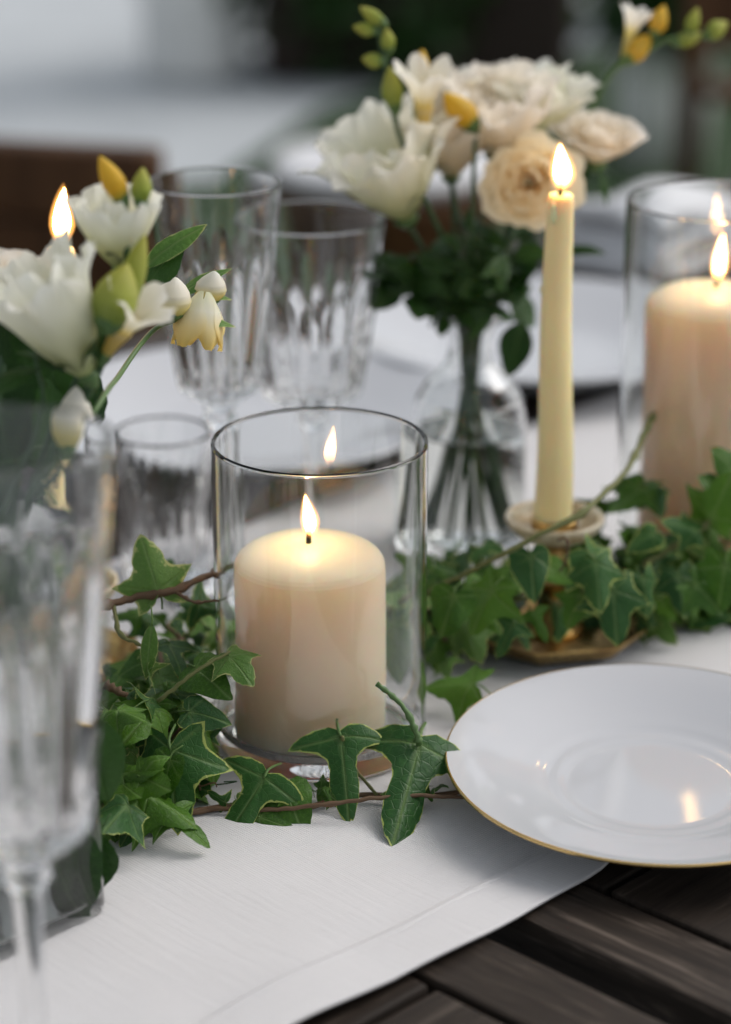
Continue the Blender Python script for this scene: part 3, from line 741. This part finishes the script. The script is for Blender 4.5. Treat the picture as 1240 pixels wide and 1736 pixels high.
vine_px(gar_f, [(580, 1250, .99), (600, 1300, 1.0), (640, 1348, .985)], .0009, .0008, 'greenvine')
vine_px(gar_r, [(690, 1020, 1.13), (780, 978, 1.12), (880, 925, 1.115), (985, 870, 1.125), (1060, 800, 1.16), (1090, 740, 1.20), (1110, 700, 1.23)], .0013, .0017, 'greenvine')
vine_px(gar_r, [(945, 915, 1.115), (962, 915, 1.113), (960, 950, 1.115), (945, 975, 1.12)], .0007, .0006)
vine_px(gar_b, [(1090, 960, 1.16), (1160, 915, 1.165), (1240, 860, 1.17), (1320, 800, 1.18)], .0014, .0018, 'greenvine')
rr = random.Random(77)
for k in range(26):                                       # curling tendrils and rootlets in the heap
    px, py = rr.uniform(215, 380), rr.uniform(1150, 1340); y0 = at(px, py, z=.012).y
    a = at(px, py, y=y0); pts = [a]
    for q in range(4): pts.append(pts[-1]+Vector((rr.uniform(-1, 1), rr.uniform(-.6, .3), rr.uniform(-.7, .7)))*.009)
    for p in pts: p.z = max(p.z, RZ+.001)
    put('tendril', tube('tendril', spline(pts, 4), .0005, .0003, 5), M[['greenvine', 'vine', 'darkstem'][k % 3]], gar_l)

# ------------------------------------------------------------------ flowers
def petal(name, r0, rt, h, half, p=1.0, curl=0, ruf=0, seed=0, tipw=.5, n=8, m_=9, cup=0):
    rr = random.Random(seed); ph = rr.uniform(0, 6); vs, fs, tt = [], [], []
    for j in range(m_+1):
        t = j/m_
        wp = (math.sin(PI*min(1, .12+.62*t))**.8)*(1-(max(0, t-.55)/.45)**2*(1-tipw))
        for i in range(n+1):
            s_ = -1+2*i/n; a = s_*half*wp
            r = r0+(rt-r0)*(math.sin(t*PI/2)**p if cup else t**p)
            r += curl*max(0, t-.6)**1.5*4
            r += ruf*math.sin(4.3*s_+ph)*t**3 + ruf*.6*math.sin(9*s_+2*ph)*t**5
            z = h*t*(1-.10*s_*s_*t)-curl*max(0, t-.75)**1.5*5 + ruf*.4*math.sin(7*s_+ph*3)*t**4
            vs.append((r*math.cos(a), r*math.sin(a), z)); tt.append(t)
    W = n+1
    for j in range(m_):
        for i in range(n): fs.append((j*W+i, j*W+i+1, (j+1)*W+i+1, (j+1)*W+i))
    return mesh(name, vs, fs, True, {'tt': tt})
def bud_mesh(L, R, bend=0, seed=0):
    prof = [(0, 0), (.35, .04), (.66, .15), (.92, .32), (1, .46), (.88, .62), (.62, .78), (.32, .91), (.12, .98), (0, 1)]
    me = lathe('bud', [(a*R, b*L) for a, b in prof], 14, lambda th, r, z: r*(1+.10*abs(math.sin(1.5*th+seed+z/L*2))))
    tt = []
    for v in me.vertices: t = v.co.z/L; tt.append(t); v.co.x += bend*t*t*L
    a = me.attributes.new('tt', 'FLOAT', 'POINT'); a.data.foreach_set('value', tt); return me
_pm = {}
def cached(key, fn, matk):
    k = key+(matk,)
    if k not in _pm: _pm[k] = fn(); _pm[k].materials.append(M[matk])
    return _pm[k]
def stem_of(t, pts, r=.0016, m_='stem', name='stem'):
    put(name, tube(name, spline(pts, 6), r, r*.85, 7), M[m_], t)
def rose(label, c, axis, R, matk, stem_pts, open_=1.0, N=24, seed=0, group='roses in the bouquets'):
    t = thing('rose', label, 'rose', stem_pts[0], group)
    M0 = frame(c, axis, seed)
    for i in range(N):
        f = i/(N-1); g = int(f*7)/7
        key = ('rose', round(R, 4), g, i % 2, open_)
        def mk(g=g, i=i):
            rt = R*(.07+.93*g**.9); h = R*(1.15-.30*g*open_)
            return petal('petal', R*.10, rt, h, 1.25-.45*g, .75, R*(.05+.22*g*open_), R*.035*(.4+g), i+seed, .75, cup=1)
        put('petal', cached(key, mk, matk), None, t, M0 @ Matrix.Rotation(i*2.3999+.2*(i % 3), 4, 'Z') @ T(0, 0, -R*.10*f))
    cal = lathe('calyx', [(0, -.35*R), (.12*R, -.33*R), (.28*R, -.18*R), (.26*R, .02*R), (0, .05*R)], 12)
    put('calyx', cal, M['stem'], t, M0)
    for k in range(5):
        put('sepal', cached(('sep', round(R, 4)), lambda: leaf_mesh('lance', .9, .2, .6, 5, 0), 'darkleaf'), None, t, M0 @ T(0, 0, -.12*R) @ Matrix.Rotation(k*1.2566, 4, 'Z') @ Matrix.Rotation(-.5, 4, 'X') @ T(0, R*.2, 0) @ Matrix.Scale(R*.9, 4))
    stem_of(t, list(stem_pts)+[Vector(c)-Vector(axis).normalized()*R*.3], .0019, 'darkstem')
    return t
def bell(label, c, axis, R, h, matk, stem_pts, layers=2, seed=0, ruf=.12, name='lisianthus', cat='flower', group='lisianthus blooms', p=.9, curl=.10):
    t = thing(name, label, cat, stem_pts[0], group)
    M0 = frame(c, axis, seed*.7)
    for L in range(layers):
        n = 5
        for k in range(n):
            key = ('bell', round(R, 4), round(h, 4), L, k % 3, seed)
            def mk(L=L, k=k): return petal('petal', R*.10, R*(1-.22*L), h*(1+.06*L-.05*(k % 2)), .80, p, R*curl*(1-.5*L), R*ruf, k+7*L+seed, .8, 10, 10, cup=1)
            put('petal', cached(key, mk, matk), None, t, M0 @ Matrix.Rotation(2*PI*k/n+L*.63+.1*math.sin(k*3+seed), 4, 'Z'))
    put('calyx', lathe('calyx', [(0, -.10*h), (.08*R, -.09*h), (.22*R, 0), (.2*R, .06*h), (0, .08*h)], 12), M['stem'], t, M0)
    for k in range(5):
        put('sepal', cached(('bsep',), lambda: leaf_mesh('lance', .5, .2, .5, 6, 0), 'darkleaf'), None, t, M0 @ Matrix.Rotation(k*1.2566, 4, 'Z') @ Matrix.Rotation(.9, 4, 'X') @ T(0, R*.12, 0) @ Matrix.Scale(h*.55, 4))
    stem_of(t, list(stem_pts)+[Vector(c)-Vector(axis).normalized()*h*.05], .0016, 'darkstem')
    return t
def bloom(t, c, axis, R, h, matk='pet_free', seed=0, tubeL=.5):
    """a freesia flower: green-yellow funnel with six petals"""
    M0 = frame(c, axis, seed)
    me = lathe('bloom', [(0, 0), (.10*R, .01*h), (.16*R, .12*h), (.22*R, tubeL*.6*h), (.34*R, tubeL*h), (.30*R, tubeL*h), (.12*R, .12*h), (0, .1*h)], 14)
    a = me.attributes.new('tt', 'FLOAT', 'POINT'); a.data.foreach_set('value', [min(.45, v.co.z/h*.7) for v in me.vertices]); me.materials.append(M[matk])
    b = put('bloom', me, None, t, M0)
    for k in range(6):
        key = ('free', round(R, 4), round(h, 4), k % 2, seed % 3)
        put('petal', cached(key, lambda k=k: petal('petal', R*.20, R*(.92 if k % 2 else 1.0), h*.66, .62, 1.5, R*.10, R*.05, k+seed, .7), matk), None, b, M0 @ T(0, 0, h*.36) @ Matrix.Rotation(k*PI/3, 4, 'Z'))
    put('calyx', lathe('calyx', [(0, -.05*h), (.14*R, -.02*h), (.20*R, .08*h), (.16*R, .2*h), (0, .2*h)], 10), M['stem'], b, M0)
def bud(t, c, axis, L, R, matk, bend=0, seed=0):
    b = put('bud', cached(('bud', round(L, 4), round(R, 4), bend, seed), lambda: bud_mesh(L, R, bend, seed), matk), None, t, frame(c, axis, seed))
    put('calyx', lathe('calyx', [(0, -.08*L), (.35*R, -.04*L), (.72*R, .10*L), (.8*R, .24*L), (.6*R, .26*L), (0, .24*L)], 10), M['stem'], b, frame(c, axis, seed))
# ---- bouquet in the bud vase (about y = 1.32)
neck = Vector((FX, FY, .135)); foot = Vector((FX, FY, .012))
def stems(c, k, via=None):
    a = k*2.4; lo = foot+Vector((math.cos(a)*.020, math.sin(a)*.020, 0)); nk = neck+Vector((math.cos(a+2.8)*.0065, math.sin(a+2.8)*.0065, 0))
    return [lo, nk]+([via] if via is not None else [])
Y = FY
c = at(690, 372, y=Y-.02); bell('large cream white lisianthus with ragged petals on the goblet side of the bouquet', c, (-.35, -.25, 1), .033, .058, 'pet_white', stems(c, 0), 2, 3, .16, curl=.22)
c = at(900, 298, y=Y-.028); rose('peach rose facing out of the bouquet just behind the taper flame', c+Vector((0, .012, -.006)), (-.12, -1, .22), .0245, 'pet_peach', stems(c, 1), 1.0, 24, 1)
c = at(1010, 268, y=Y+.012); rose('white blush rose on the far side of the bouquet past the taper flame', c, (.12, -.25, 1), .024, 'pet_blush', stems(c, 2), .8, 22, 2)
c = at(840, 265, y=Y+.010); bell('blush lisianthus with frilled petals above the peach rose', c, (0, -.30, 1), .029, .046, 'pet_blush', stems(c, 3), 2, 4, .14)
c = at(905, 225, y=Y+.030); bell('small white ruffled lisianthus at the top of the bouquet', c, (.1, -.15, 1), .026, .034, 'pet_white', stems(c, 4), 2, 5, .18)
c = at(765, 300, y=Y+.008); bell('half hidden blush lisianthus in the middle of the bouquet', c, (-.05, -.3, 1), .025, .045, 'pet_blush', stems(c, 5), 2, 6, .12)
# freesia sprays
def freesia(label, stem_px, items, k, y=None, group='freesia sprays', matstem='darkstem', base=None, r=.0015):
    pts = [at(px, py, y=yy) for px, py, yy in stem_px]
    lo = base if base is not None else stems(None, k)
    t = thing('freesia', label, 'freesia', lo[0], group)
    stem_of(t, list(lo)+pts, r, matstem)
    for it in items:
        a = at(it[1][0], it[1][1], y=it[3]); b = at(it[2][0], it[2][1], y=it[3]+(it[6] if len(it) > 6 else 0)); d = b-a
        if it[0] == 'bloom': bloom(t, a, d, it[4], d.length, it[5], k)
        else: bud(t, a, d, d.length, it[4], it[5], .12 if k % 2 else -.1, k)
        if len(it) > 7:
            q = at(*it[7]); put('stalk', tube('stalk', spline([q, (q+a)/2+Vector((0, 0, -.001)), a], 4), .0009, .0008, 6), M['stem'], t)
    return t
y0 = Y-.03
freesia('freesia spray with green buds arching up on the goblet side of the bouquet', [(740, 380, y0), (700, 290, y0), (672, 210, y0), (655, 120, y0), (640, 50, y0), (612, 14, y0)], [
    ('bloom', (716, 252), (722, 108), y0, .0155, 'pet_free', -.01, (712, 320, y0)),
    ('bud', (672, 190), (655, 112), y0, .0055, 'bud_green', 0, (675, 215, y0)),
    ('bud', (652, 104), (613, 102), y0, .0040, 'bud_green', 0, (655, 118, y0)),
    ('bud', (662, 88), (652, 48), y0, .0038, 'bud_green', 0, (652, 100, y0)),
    ('bud', (640, 52), (598, 48), y0, .0036, 'bud_green', 0, (640, 60, y0)),
    ('bud', (655, 42), (608, 14), y0, .0036, 'bud_green', 0, (642, 55, y0)),
    ('bud', (705, 140), (722, 86), y0+.01, .0050, 'bud_yellow', 0, (702, 200, y0))], 7)
freesia('single golden freesia bud on a bent stalk above the lisianthus', [(800, 400, y0+.004), (803, 300, y0+.004), (808, 222, y0+.004)], [
    ('bud', (806, 220), (760, 152), y0+.004, .0072, 'bud_yellow', 0)], 8)
freesia('open cream freesia standing behind the golden bud', [(770, 330, Y+.02), (772, 240, Y+.02)], [
    ('bloom', (772, 240), (776, 118), Y+.02, .0165, 'pet_free', 0)], 9)
freesia('freesia spray leaning away past the white rose with a half open bud', [(930, 330, Y+.03), (985, 220, Y+.03), (1040, 120, Y+.03), (1075, 105, Y+.03), (1130, 68, Y+.03), (1200, 62, Y+.03)], [
    ('bloom', (1052, 112), (1082, 12), Y+.03, .0085, 'bud_white', 0),
    ('bud', (1060, 105), (1108, 62), Y+.03, .0060, 'bud_yellow', 0),
    ('bud', (1108, 62), (1130, 10), Y+.03, .0048, 'bud_yellow', 0, (1105, 85, Y+.03)),
    ('bud', (1140, 72), (1196, 62), Y+.03, .0044, 'bud_green', 0),
    ('bud', (1166, 62), (1186, 14), Y+.03, .0038, 'bud_green', 0),
    ('bud', (1195, 62), (1236, 40), Y+.03, .0050, 'bud_green', 0)], 10, matstem='stem')
# greenery in the bud vase
def greenery(label, c0, pts, n, seed, mk='darkleaf', smin=.015, smax=.032, spread=.02, r=.0013, low=False):
    rr = random.Random(seed); sp = spline(list(c0)+pts, 8)
    t = thing('greenery_sprig', label, 'leaf sprig', sp[0], 'leafy sprigs in the vases')
    put('stem', tube('stem', sp, r, r*.6, 6), M['darkstem'], t)
    st = len(sp)*len(c0)//(len(c0)+len(pts)) if not low else 2
    for k in range(n):
        p = sp[rr.randrange(st, len(sp))]; d = Vector((rr.uniform(-1, 1), rr.uniform(-1, .8), rr.uniform(-.5, .9))).normalized()
        s = rr.uniform(smin, smax)
        leaf(t, rr.choice(LIB[mk]), p+d*.004, d, Vector((rr.uniform(-.5, .5), -.6, rr.uniform(.2, 1))), s, rr.uniform(-.6, .6))
    return t
gr = [('leafy dark sprig under the large cream lisianthus', [(735, 500, -.01), (700, 430, -.02)], 15), ('leafy dark sprig in the heart of the bouquet', [(790, 480, -.02), (800, 395, -.028)], 16),
      ('leafy dark sprig below the peach rose', [(840, 480, -.02), (868, 420, -.026)], 16), ('leafy dark sprig reaching behind the taper', [(850, 500, .0), (930, 430, .01)], 14),
      ('leafy dark sprig at the back of the bouquet', [(790, 460, .02), (790, 370, .025)], 16), ('low leafy sprig spreading over the lip of the bud vase', [(760, 530, -.012), (690, 470, -.015)], 12)]
for k, (lb, pp, n) in enumerate(gr): greenery(lb, stems(None, 11+k), [at(a, b, y=Y+d) for a, b, d in pp], n, 40+k)
t = greenery('drooping sprig with one broad leaf hanging beside the taper', stems(None, 20), [at(840, 530, y=Y-.015), at(880, 545, y=Y-.02)], 2, 60)
hero(t, 'oval', (885, 548), (862, 640), Y-.022, Y-.028, 1.0, 'darkleaf', .3, .3, .6, 61)

# ---- flowers in the square vase
nk2 = Vector((SX, SY, RZ+.172)); ft2 = Vector((SX, SY, RZ+.014))
def stems2(k, lean=(.02, .03)):
    a = k*2.1
    return [ft2+Vector((math.cos(a)*.022, math.sin(a)*.022, 0)), nk2+Vector((lean[0]*.9+math.cos(a)*.004, lean[1]*.8+math.sin(a)*.004, -.02))]
yv = .920
c = at(152, 640, y=yv); bell('large white lisianthus opening toward the picture edge in the square vase', c, (-.45, -.10, 1), .0200, .054, 'pet_white', stems2(0), 2, 11, .15, p=.8, curl=.25)
c = at(205, 455, y=yv+.02); bell('upper white lisianthus of the square vase beside the narrow goblet rim', c, (-.05, -.1, 1), .0165, .031, 'pet_white', stems2(1), 2, 12, .12, curl=.05)
freesia('white freesia low among the flowers of the square vase', [(160, 650, yv), (172, 610, yv)], [('bloom', (170, 615), (245, 500), yv, .0135, 'pet_free', -.01)], 21, base=stems2(2))
freesia('pointed golden freesia bud above the white flowers of the square vase', [(190, 560, yv+.01), (215, 430, yv+.01), (212, 345, yv+.01)], [
    ('bud', (212, 348), (170, 262), yv+.01, .0044, 'bud_yellow', 0), ('bud', (238, 350), (242, 285), yv+.01, .0040, 'bud_green', 0, (215, 430, yv+.01)),
    ('bud', (180, 560), (215, 450), yv-.01, .0085, 'bud_green', 0), ('bud', (205, 540), (245, 400), yv, .0050, 'bud_green', 0)], 22, base=stems2(3))
yd = 1.05
t = freesia('freesia drooping on a long arched stalk in front of the narrow goblet', [(165, 690, yv+.01), (200, 640, 1.0), (238, 585, 1.03), (270, 553, yd), (310, 540, yd), (350, 515, yd)], [
    ('bud', (288, 542), (290, 468), yd-.005, .0088, 'bud_white', 0), ('bud', (355, 515), (358, 458), yd+.012, .0070, 'bud_white', 0)], 23, base=stems2(4), matstem='stem', r=.0013)
M0d = frame(at(348, 494, y=yd+.004), at(334, 584, y=yd-.002)-at(348, 494, y=yd+.004), .4)
for k in range(6):
    put('petal', cached(('droop', k % 3), lambda k=k: petal('petal', .0025, .0135 if k % 2 else .0120, .0250, .85, .8, -.0012, .0010, k+3, .55, cup=1), 'pet_droop'), None, t, M0d @ Matrix.Rotation(k*PI/3+.1*(k % 2), 4, 'Z'))
for j, tp, yy, s_, kd in (((300, 500), (385, 440), yd+.01, 1.0, 'lance'), ((330, 500), (395, 500), yd+.01, 1.0, 'lance'), ((312, 540), (402, 543), yd-.004, 1.0, 'lance'), ((245, 450), (330, 372), yd-.03, 1.1, 'lance'), ((250, 480), (300, 400), yd-.03, 1.0, 'oval')):
    hero(t, kd, j, tp, yy, yy, s_, 'ivy_young' if kd == 'lance' else 'darkleaf', .5, .3, .8, int(j[0]), (0, -.6, .8), 0, 0)
t = greenery('broad dark leaves rising from the square vase at the picture edge', stems2(5, (.01, .03)), [at(70, 720, y=yv), at(60, 600, y=yv)], 3, 70, smin=.03, smax=.05)
for j, tp, yy in (((70, 790), (30, 490), .955), ((110, 770), (95, 560), .965), ((20, 800), (-30, 520), .95), ((90, 810), (60, 640), .935), ((-20, 780), (50, 560), .97)):
    hero(t, 'oval', j, tp, yy, yy+.01, 1.0, 'darkleaf', .25, .35, .7, int(tp[0])+200, (rnd.uniform(-.4, .4), -1, .2), rnd.uniform(-.4, .4))
c = at(10, 520, y=yv+.03); rose('pale blush rose in the square vase cut by the picture edge', c, (-.1, -.3, 1), .021, 'pet_blush', stems2(6, (.0, .03)), .8, 18, 31)
freesia('closed blush freesia bud low beside the stems of the square vase', [(130, 790, yv), (125, 760, yv)], [('bud', (122, 770), (142, 655), yv, .0078, 'bud_white', 0)], 24, base=stems2(7))
t = greenery('green leaves pressed against the corner of the square vase', [ft2+Vector((.022, 0, 0)), ft2+Vector((.026, .004, .06))], [nk2+Vector((.010, .006, -.03))], 2, 90, smin=.015, smax=.02)
for j, tp, dy in (((150, 1220), (178, 1370), 0), ((125, 1330), (170, 1500), -.004), ((95, 1400), (150, 1545), -.01), ((165, 1330), (140, 1200), .004), ((110, 1250), (150, 1400), .012), ((60, 1380), (110, 1520), -.016), ((172, 1420), (150, 1520), .01), ((80, 1480), (140, 1560), -.005)):
    hero(t, 'oval', j, tp, SY+dy, SY+dy, 1.0, 'darkleaf', .2, .3, .6, int(j[0]), (rnd.uniform(-.5, .5), -1, .2), rnd.uniform(-.6, .6))
for k in range(5):
    a = k*1.3+.4; q = ft2+Vector((math.cos(a)*.018, math.sin(a)*.018, 0))
    greenery(['leafy stem slanting through the water of the square vase', 'second leafy stem crossing in the square vase', 'leafy stem by the front corner of the square vase', 'leafy stem by the back corner of the square vase', 'short leafy stem low in the square vase'][k],
             [q, q+Vector((.006*math.cos(a+2), .006*math.sin(a+2), .05))], [q+Vector((.012*math.cos(a+2.5), .012*math.sin(a+2.5), .11)), nk2+Vector((.01*math.cos(a), .01*math.sin(a), -.03))], 11, 71+k, smin=.016, smax=.028, low=True)

# ------------------------------------------------------------------ background: chairs, pots, hedge
def chair(label, x, y, rz, hgt=.86, cushion=None):
    t = thing('wooden_chair', label, 'chair', (x, y, GZ), 'brown wooden chairs'); M0 = T(x, y, GZ) @ Matrix.Rotation(rz, 4, 'Z')
    wd = M['chairwood']
    put('seat', box('seat', -.21, .21, -.21, .21, .42, .445, .008), wd, t, M0)
    for sx in (-1, 1):
        put('leg', box('leg', sx*.19-.018, sx*.19+.018, -.20, -.165, 0, .419, .005), wd, t, M0)
        put('back_post', box('back_post', sx*.205-.019, sx*.205+.019, .172, .208, 0, hgt-.02, .006), wd, t, M0)
        put('stretcher', box('stretcher', sx*.19-.010, sx*.19+.010, -.164, .171, .2, .225, .004), wd, t, M0)
    put('top_rail', box('top_rail', -.23, .23, .168, .213, hgt-.075, hgt, .010), wd, t, M0)
    for k in range(4):
        z = .50+k*(hgt-.60)/4; put('slat', box('slat', -.186, .186, .182, .198, z, z+.062, .004), wd, t, M0)
    if cushion:
        cu = put('seat_cushion', box('seat_cushion', -.215, .215, -.215, .165, .446, .505, .024, 4), M['napkin'], None, M0); tag(cu, cushion, 'cushion', 'pale seat cushions')
    return t
p = at(95, 262, y=2.36); chair('brown wooden chair with slatted back drawn up behind the flowers of the square vase', p.x-.17, p.y-.10, -.25, p.z-GZ)
def tub(label, x, y, R, h, cush):
    t = thing('wicker_stool', label, 'stool', (x, y, GZ))
    put('woven_body', lathe('woven_body', [(0, .02), (R*.55, .02), (R*.62, .03), (R*.78, h*.45), (R*.95, h*.85), (R, h-.02), (R*.98, h), (0, h)], 64, lambda th, r, z: r*(1+.012*math.sin(32*th)*math.sin(90*z))), M['chairwood'], t, T(x, y, GZ+.02))
    c_ = put('seat_cushion', lathe('seat_cushion', [(0, 0), (R*.86, 0), (R*.95, .012), (R*.97, .022), (R*.92, .034), (R*.7, .041), (0, .043)], 48), M['napkin'], None, T(x, y, GZ+.019+h)); tag(c_, cush, 'cushion', 'pale seat cushions')
tub('round brown woven stool with tapering body on the lawn behind the bouquet', .030, 3.72, .185, .42, 'round pale cushion on the woven stool behind the bouquet')
p = at(1330, 100, y=4.0); chair('brown wooden chair without cushion beside the square white planter', p.x+.19, 4.45, .5, .74)
def potmat():
    m = mat('white painted pot', (.62, .62, .60), .6); n = noise(m, 8, 4)
    ln(m, ramp(m, n.outputs[0], [(.3, (.70, .70, .68)), (.7, (.80, .80, .78))]).outputs[0], BS(m).inputs['Base Color']); return m
M['pot'] = potmat(); M['soil'] = mat('soil', (.03, .02, .015), .95)
def crown(name, c, rx, ry, rz, n, size, mk, seed, parent):
    rr = random.Random(seed); vs, fs, ed, vn = [], [], [], []
    lobes = [(Vector((rr.uniform(-.6, .6)*rx, rr.uniform(-.6, .6)*ry, rr.uniform(-.6, .6)*rz)), rr.uniform(.35, .6)) for _ in range(9)]
    for k in range(n):
        lc, lr = rr.choice(lobes); d = Vector((rr.gauss(0, 1), rr.gauss(0, 1), rr.gauss(0, 1))).normalized()*rr.uniform(.6, 1)
        p = Vector(c)+lc+Vector((d.x*rx, d.y*ry, d.z*rz))*lr
        a = Vector((rr.gauss(0, 1), rr.gauss(0, 1), rr.gauss(0, 1))).normalized(); b = a.cross(d+Vector((.1, 0, .3))).normalized()
        s = size*rr.uniform(.6, 1.3); i = len(vs)
        vs += [p-a*s, p+b*s*.45, p+a*s, p-b*s*.45]; fs.append((i, i+1, i+2, i+3)); ed += [0]*4; vn += [0]*4
    o = put(name, mesh(name, vs, fs, False, {'edge': ed, 'vein': vn}), M[mk], parent); o['kind'] = 'stuff'; return o
def pot_plant(label, x, y, R, h, seed, cw=.45, ch=.5, square=False):
    t = thing('potted_shrub', label, 'potted plant', (x, y, GZ), 'potted shrubs on the paving')
    if square:
        rings = [(rr_ring(R*.86, .03), 0), (rr_ring(R*.95, .03), h*.6), (rr_ring(R, .03), h-.02), (rr_ring(R*1.04, .03), h-.018), (rr_ring(R*1.04, .03), h), (rr_ring(R*.9, .02), h), (rr_ring(R*.88, .02), h-.05)]
        put('pot', loft('pot', rings), M['pot'], t, T(x, y, GZ+.006) @ Matrix.Rotation(.3, 4, 'Z'))
    else:
        put('pot', lathe('pot', [(0, 0), (R*.72, 0), (R*.80, .02), (R*.93, h*.6), (R, h-.04), (R*1.05, h-.035), (R*1.05, h), (R*.93, h), (R*.9, h-.06), (0, h-.06)], 48), M['pot'], t, T(x, y, GZ+.006))
    put('trunk', tube('trunk', spline([Vector((x, y, GZ+h-.08)), Vector((x+.02, y, GZ+h+.1)), Vector((x, y, GZ+h+.3))], 4), .018, .01, 7), M['vine'], t)
    crown('foliage', (x, y, GZ+h+.05+ch*.6), cw, cw, ch, 900, .05, 'darkleaf', seed, t)
p = at(322, 150, z=GZ); pot_plant('round white pot with a shrub standing on the pale paving', p.x, p.y+.2, .185, 1.15, 4)
p = at(1128, 305, z=GZ); pot_plant('square white planter with a shrub standing at the lawn edge', p.x, p.y+.1, .10, .30, 5, .16, .18, True)
def hedge(label, x0, x1, y, d, h, seed):
    t = thing('hedge', label, 'hedge', ((x0+x1)/2, y, GZ), 'dark hedges beyond the paving')
    n = max(1, round((x1-x0)/.5))
    put('hedge_core', box('hedge_core', x0+.06, x1-.06, y-d*.4, y+d*.4, GZ, GZ+h*.9, .05, 3), M['soil'], t)
    crown('foliage', ((x0+x1)/2, y, GZ+h*.5), (x1-x0)*.62, d*.7, h*.62, 5000, .05, 'darkleaf', seed, t)
hedge('very dark clipped hedge on the paving behind the bouquet', -.36, .66, 7.2, .6, 1.1, 8)
hedge('leafy green hedge beyond the square white planter', .95, 2.6, 8.2, .7, 1.0, 9)
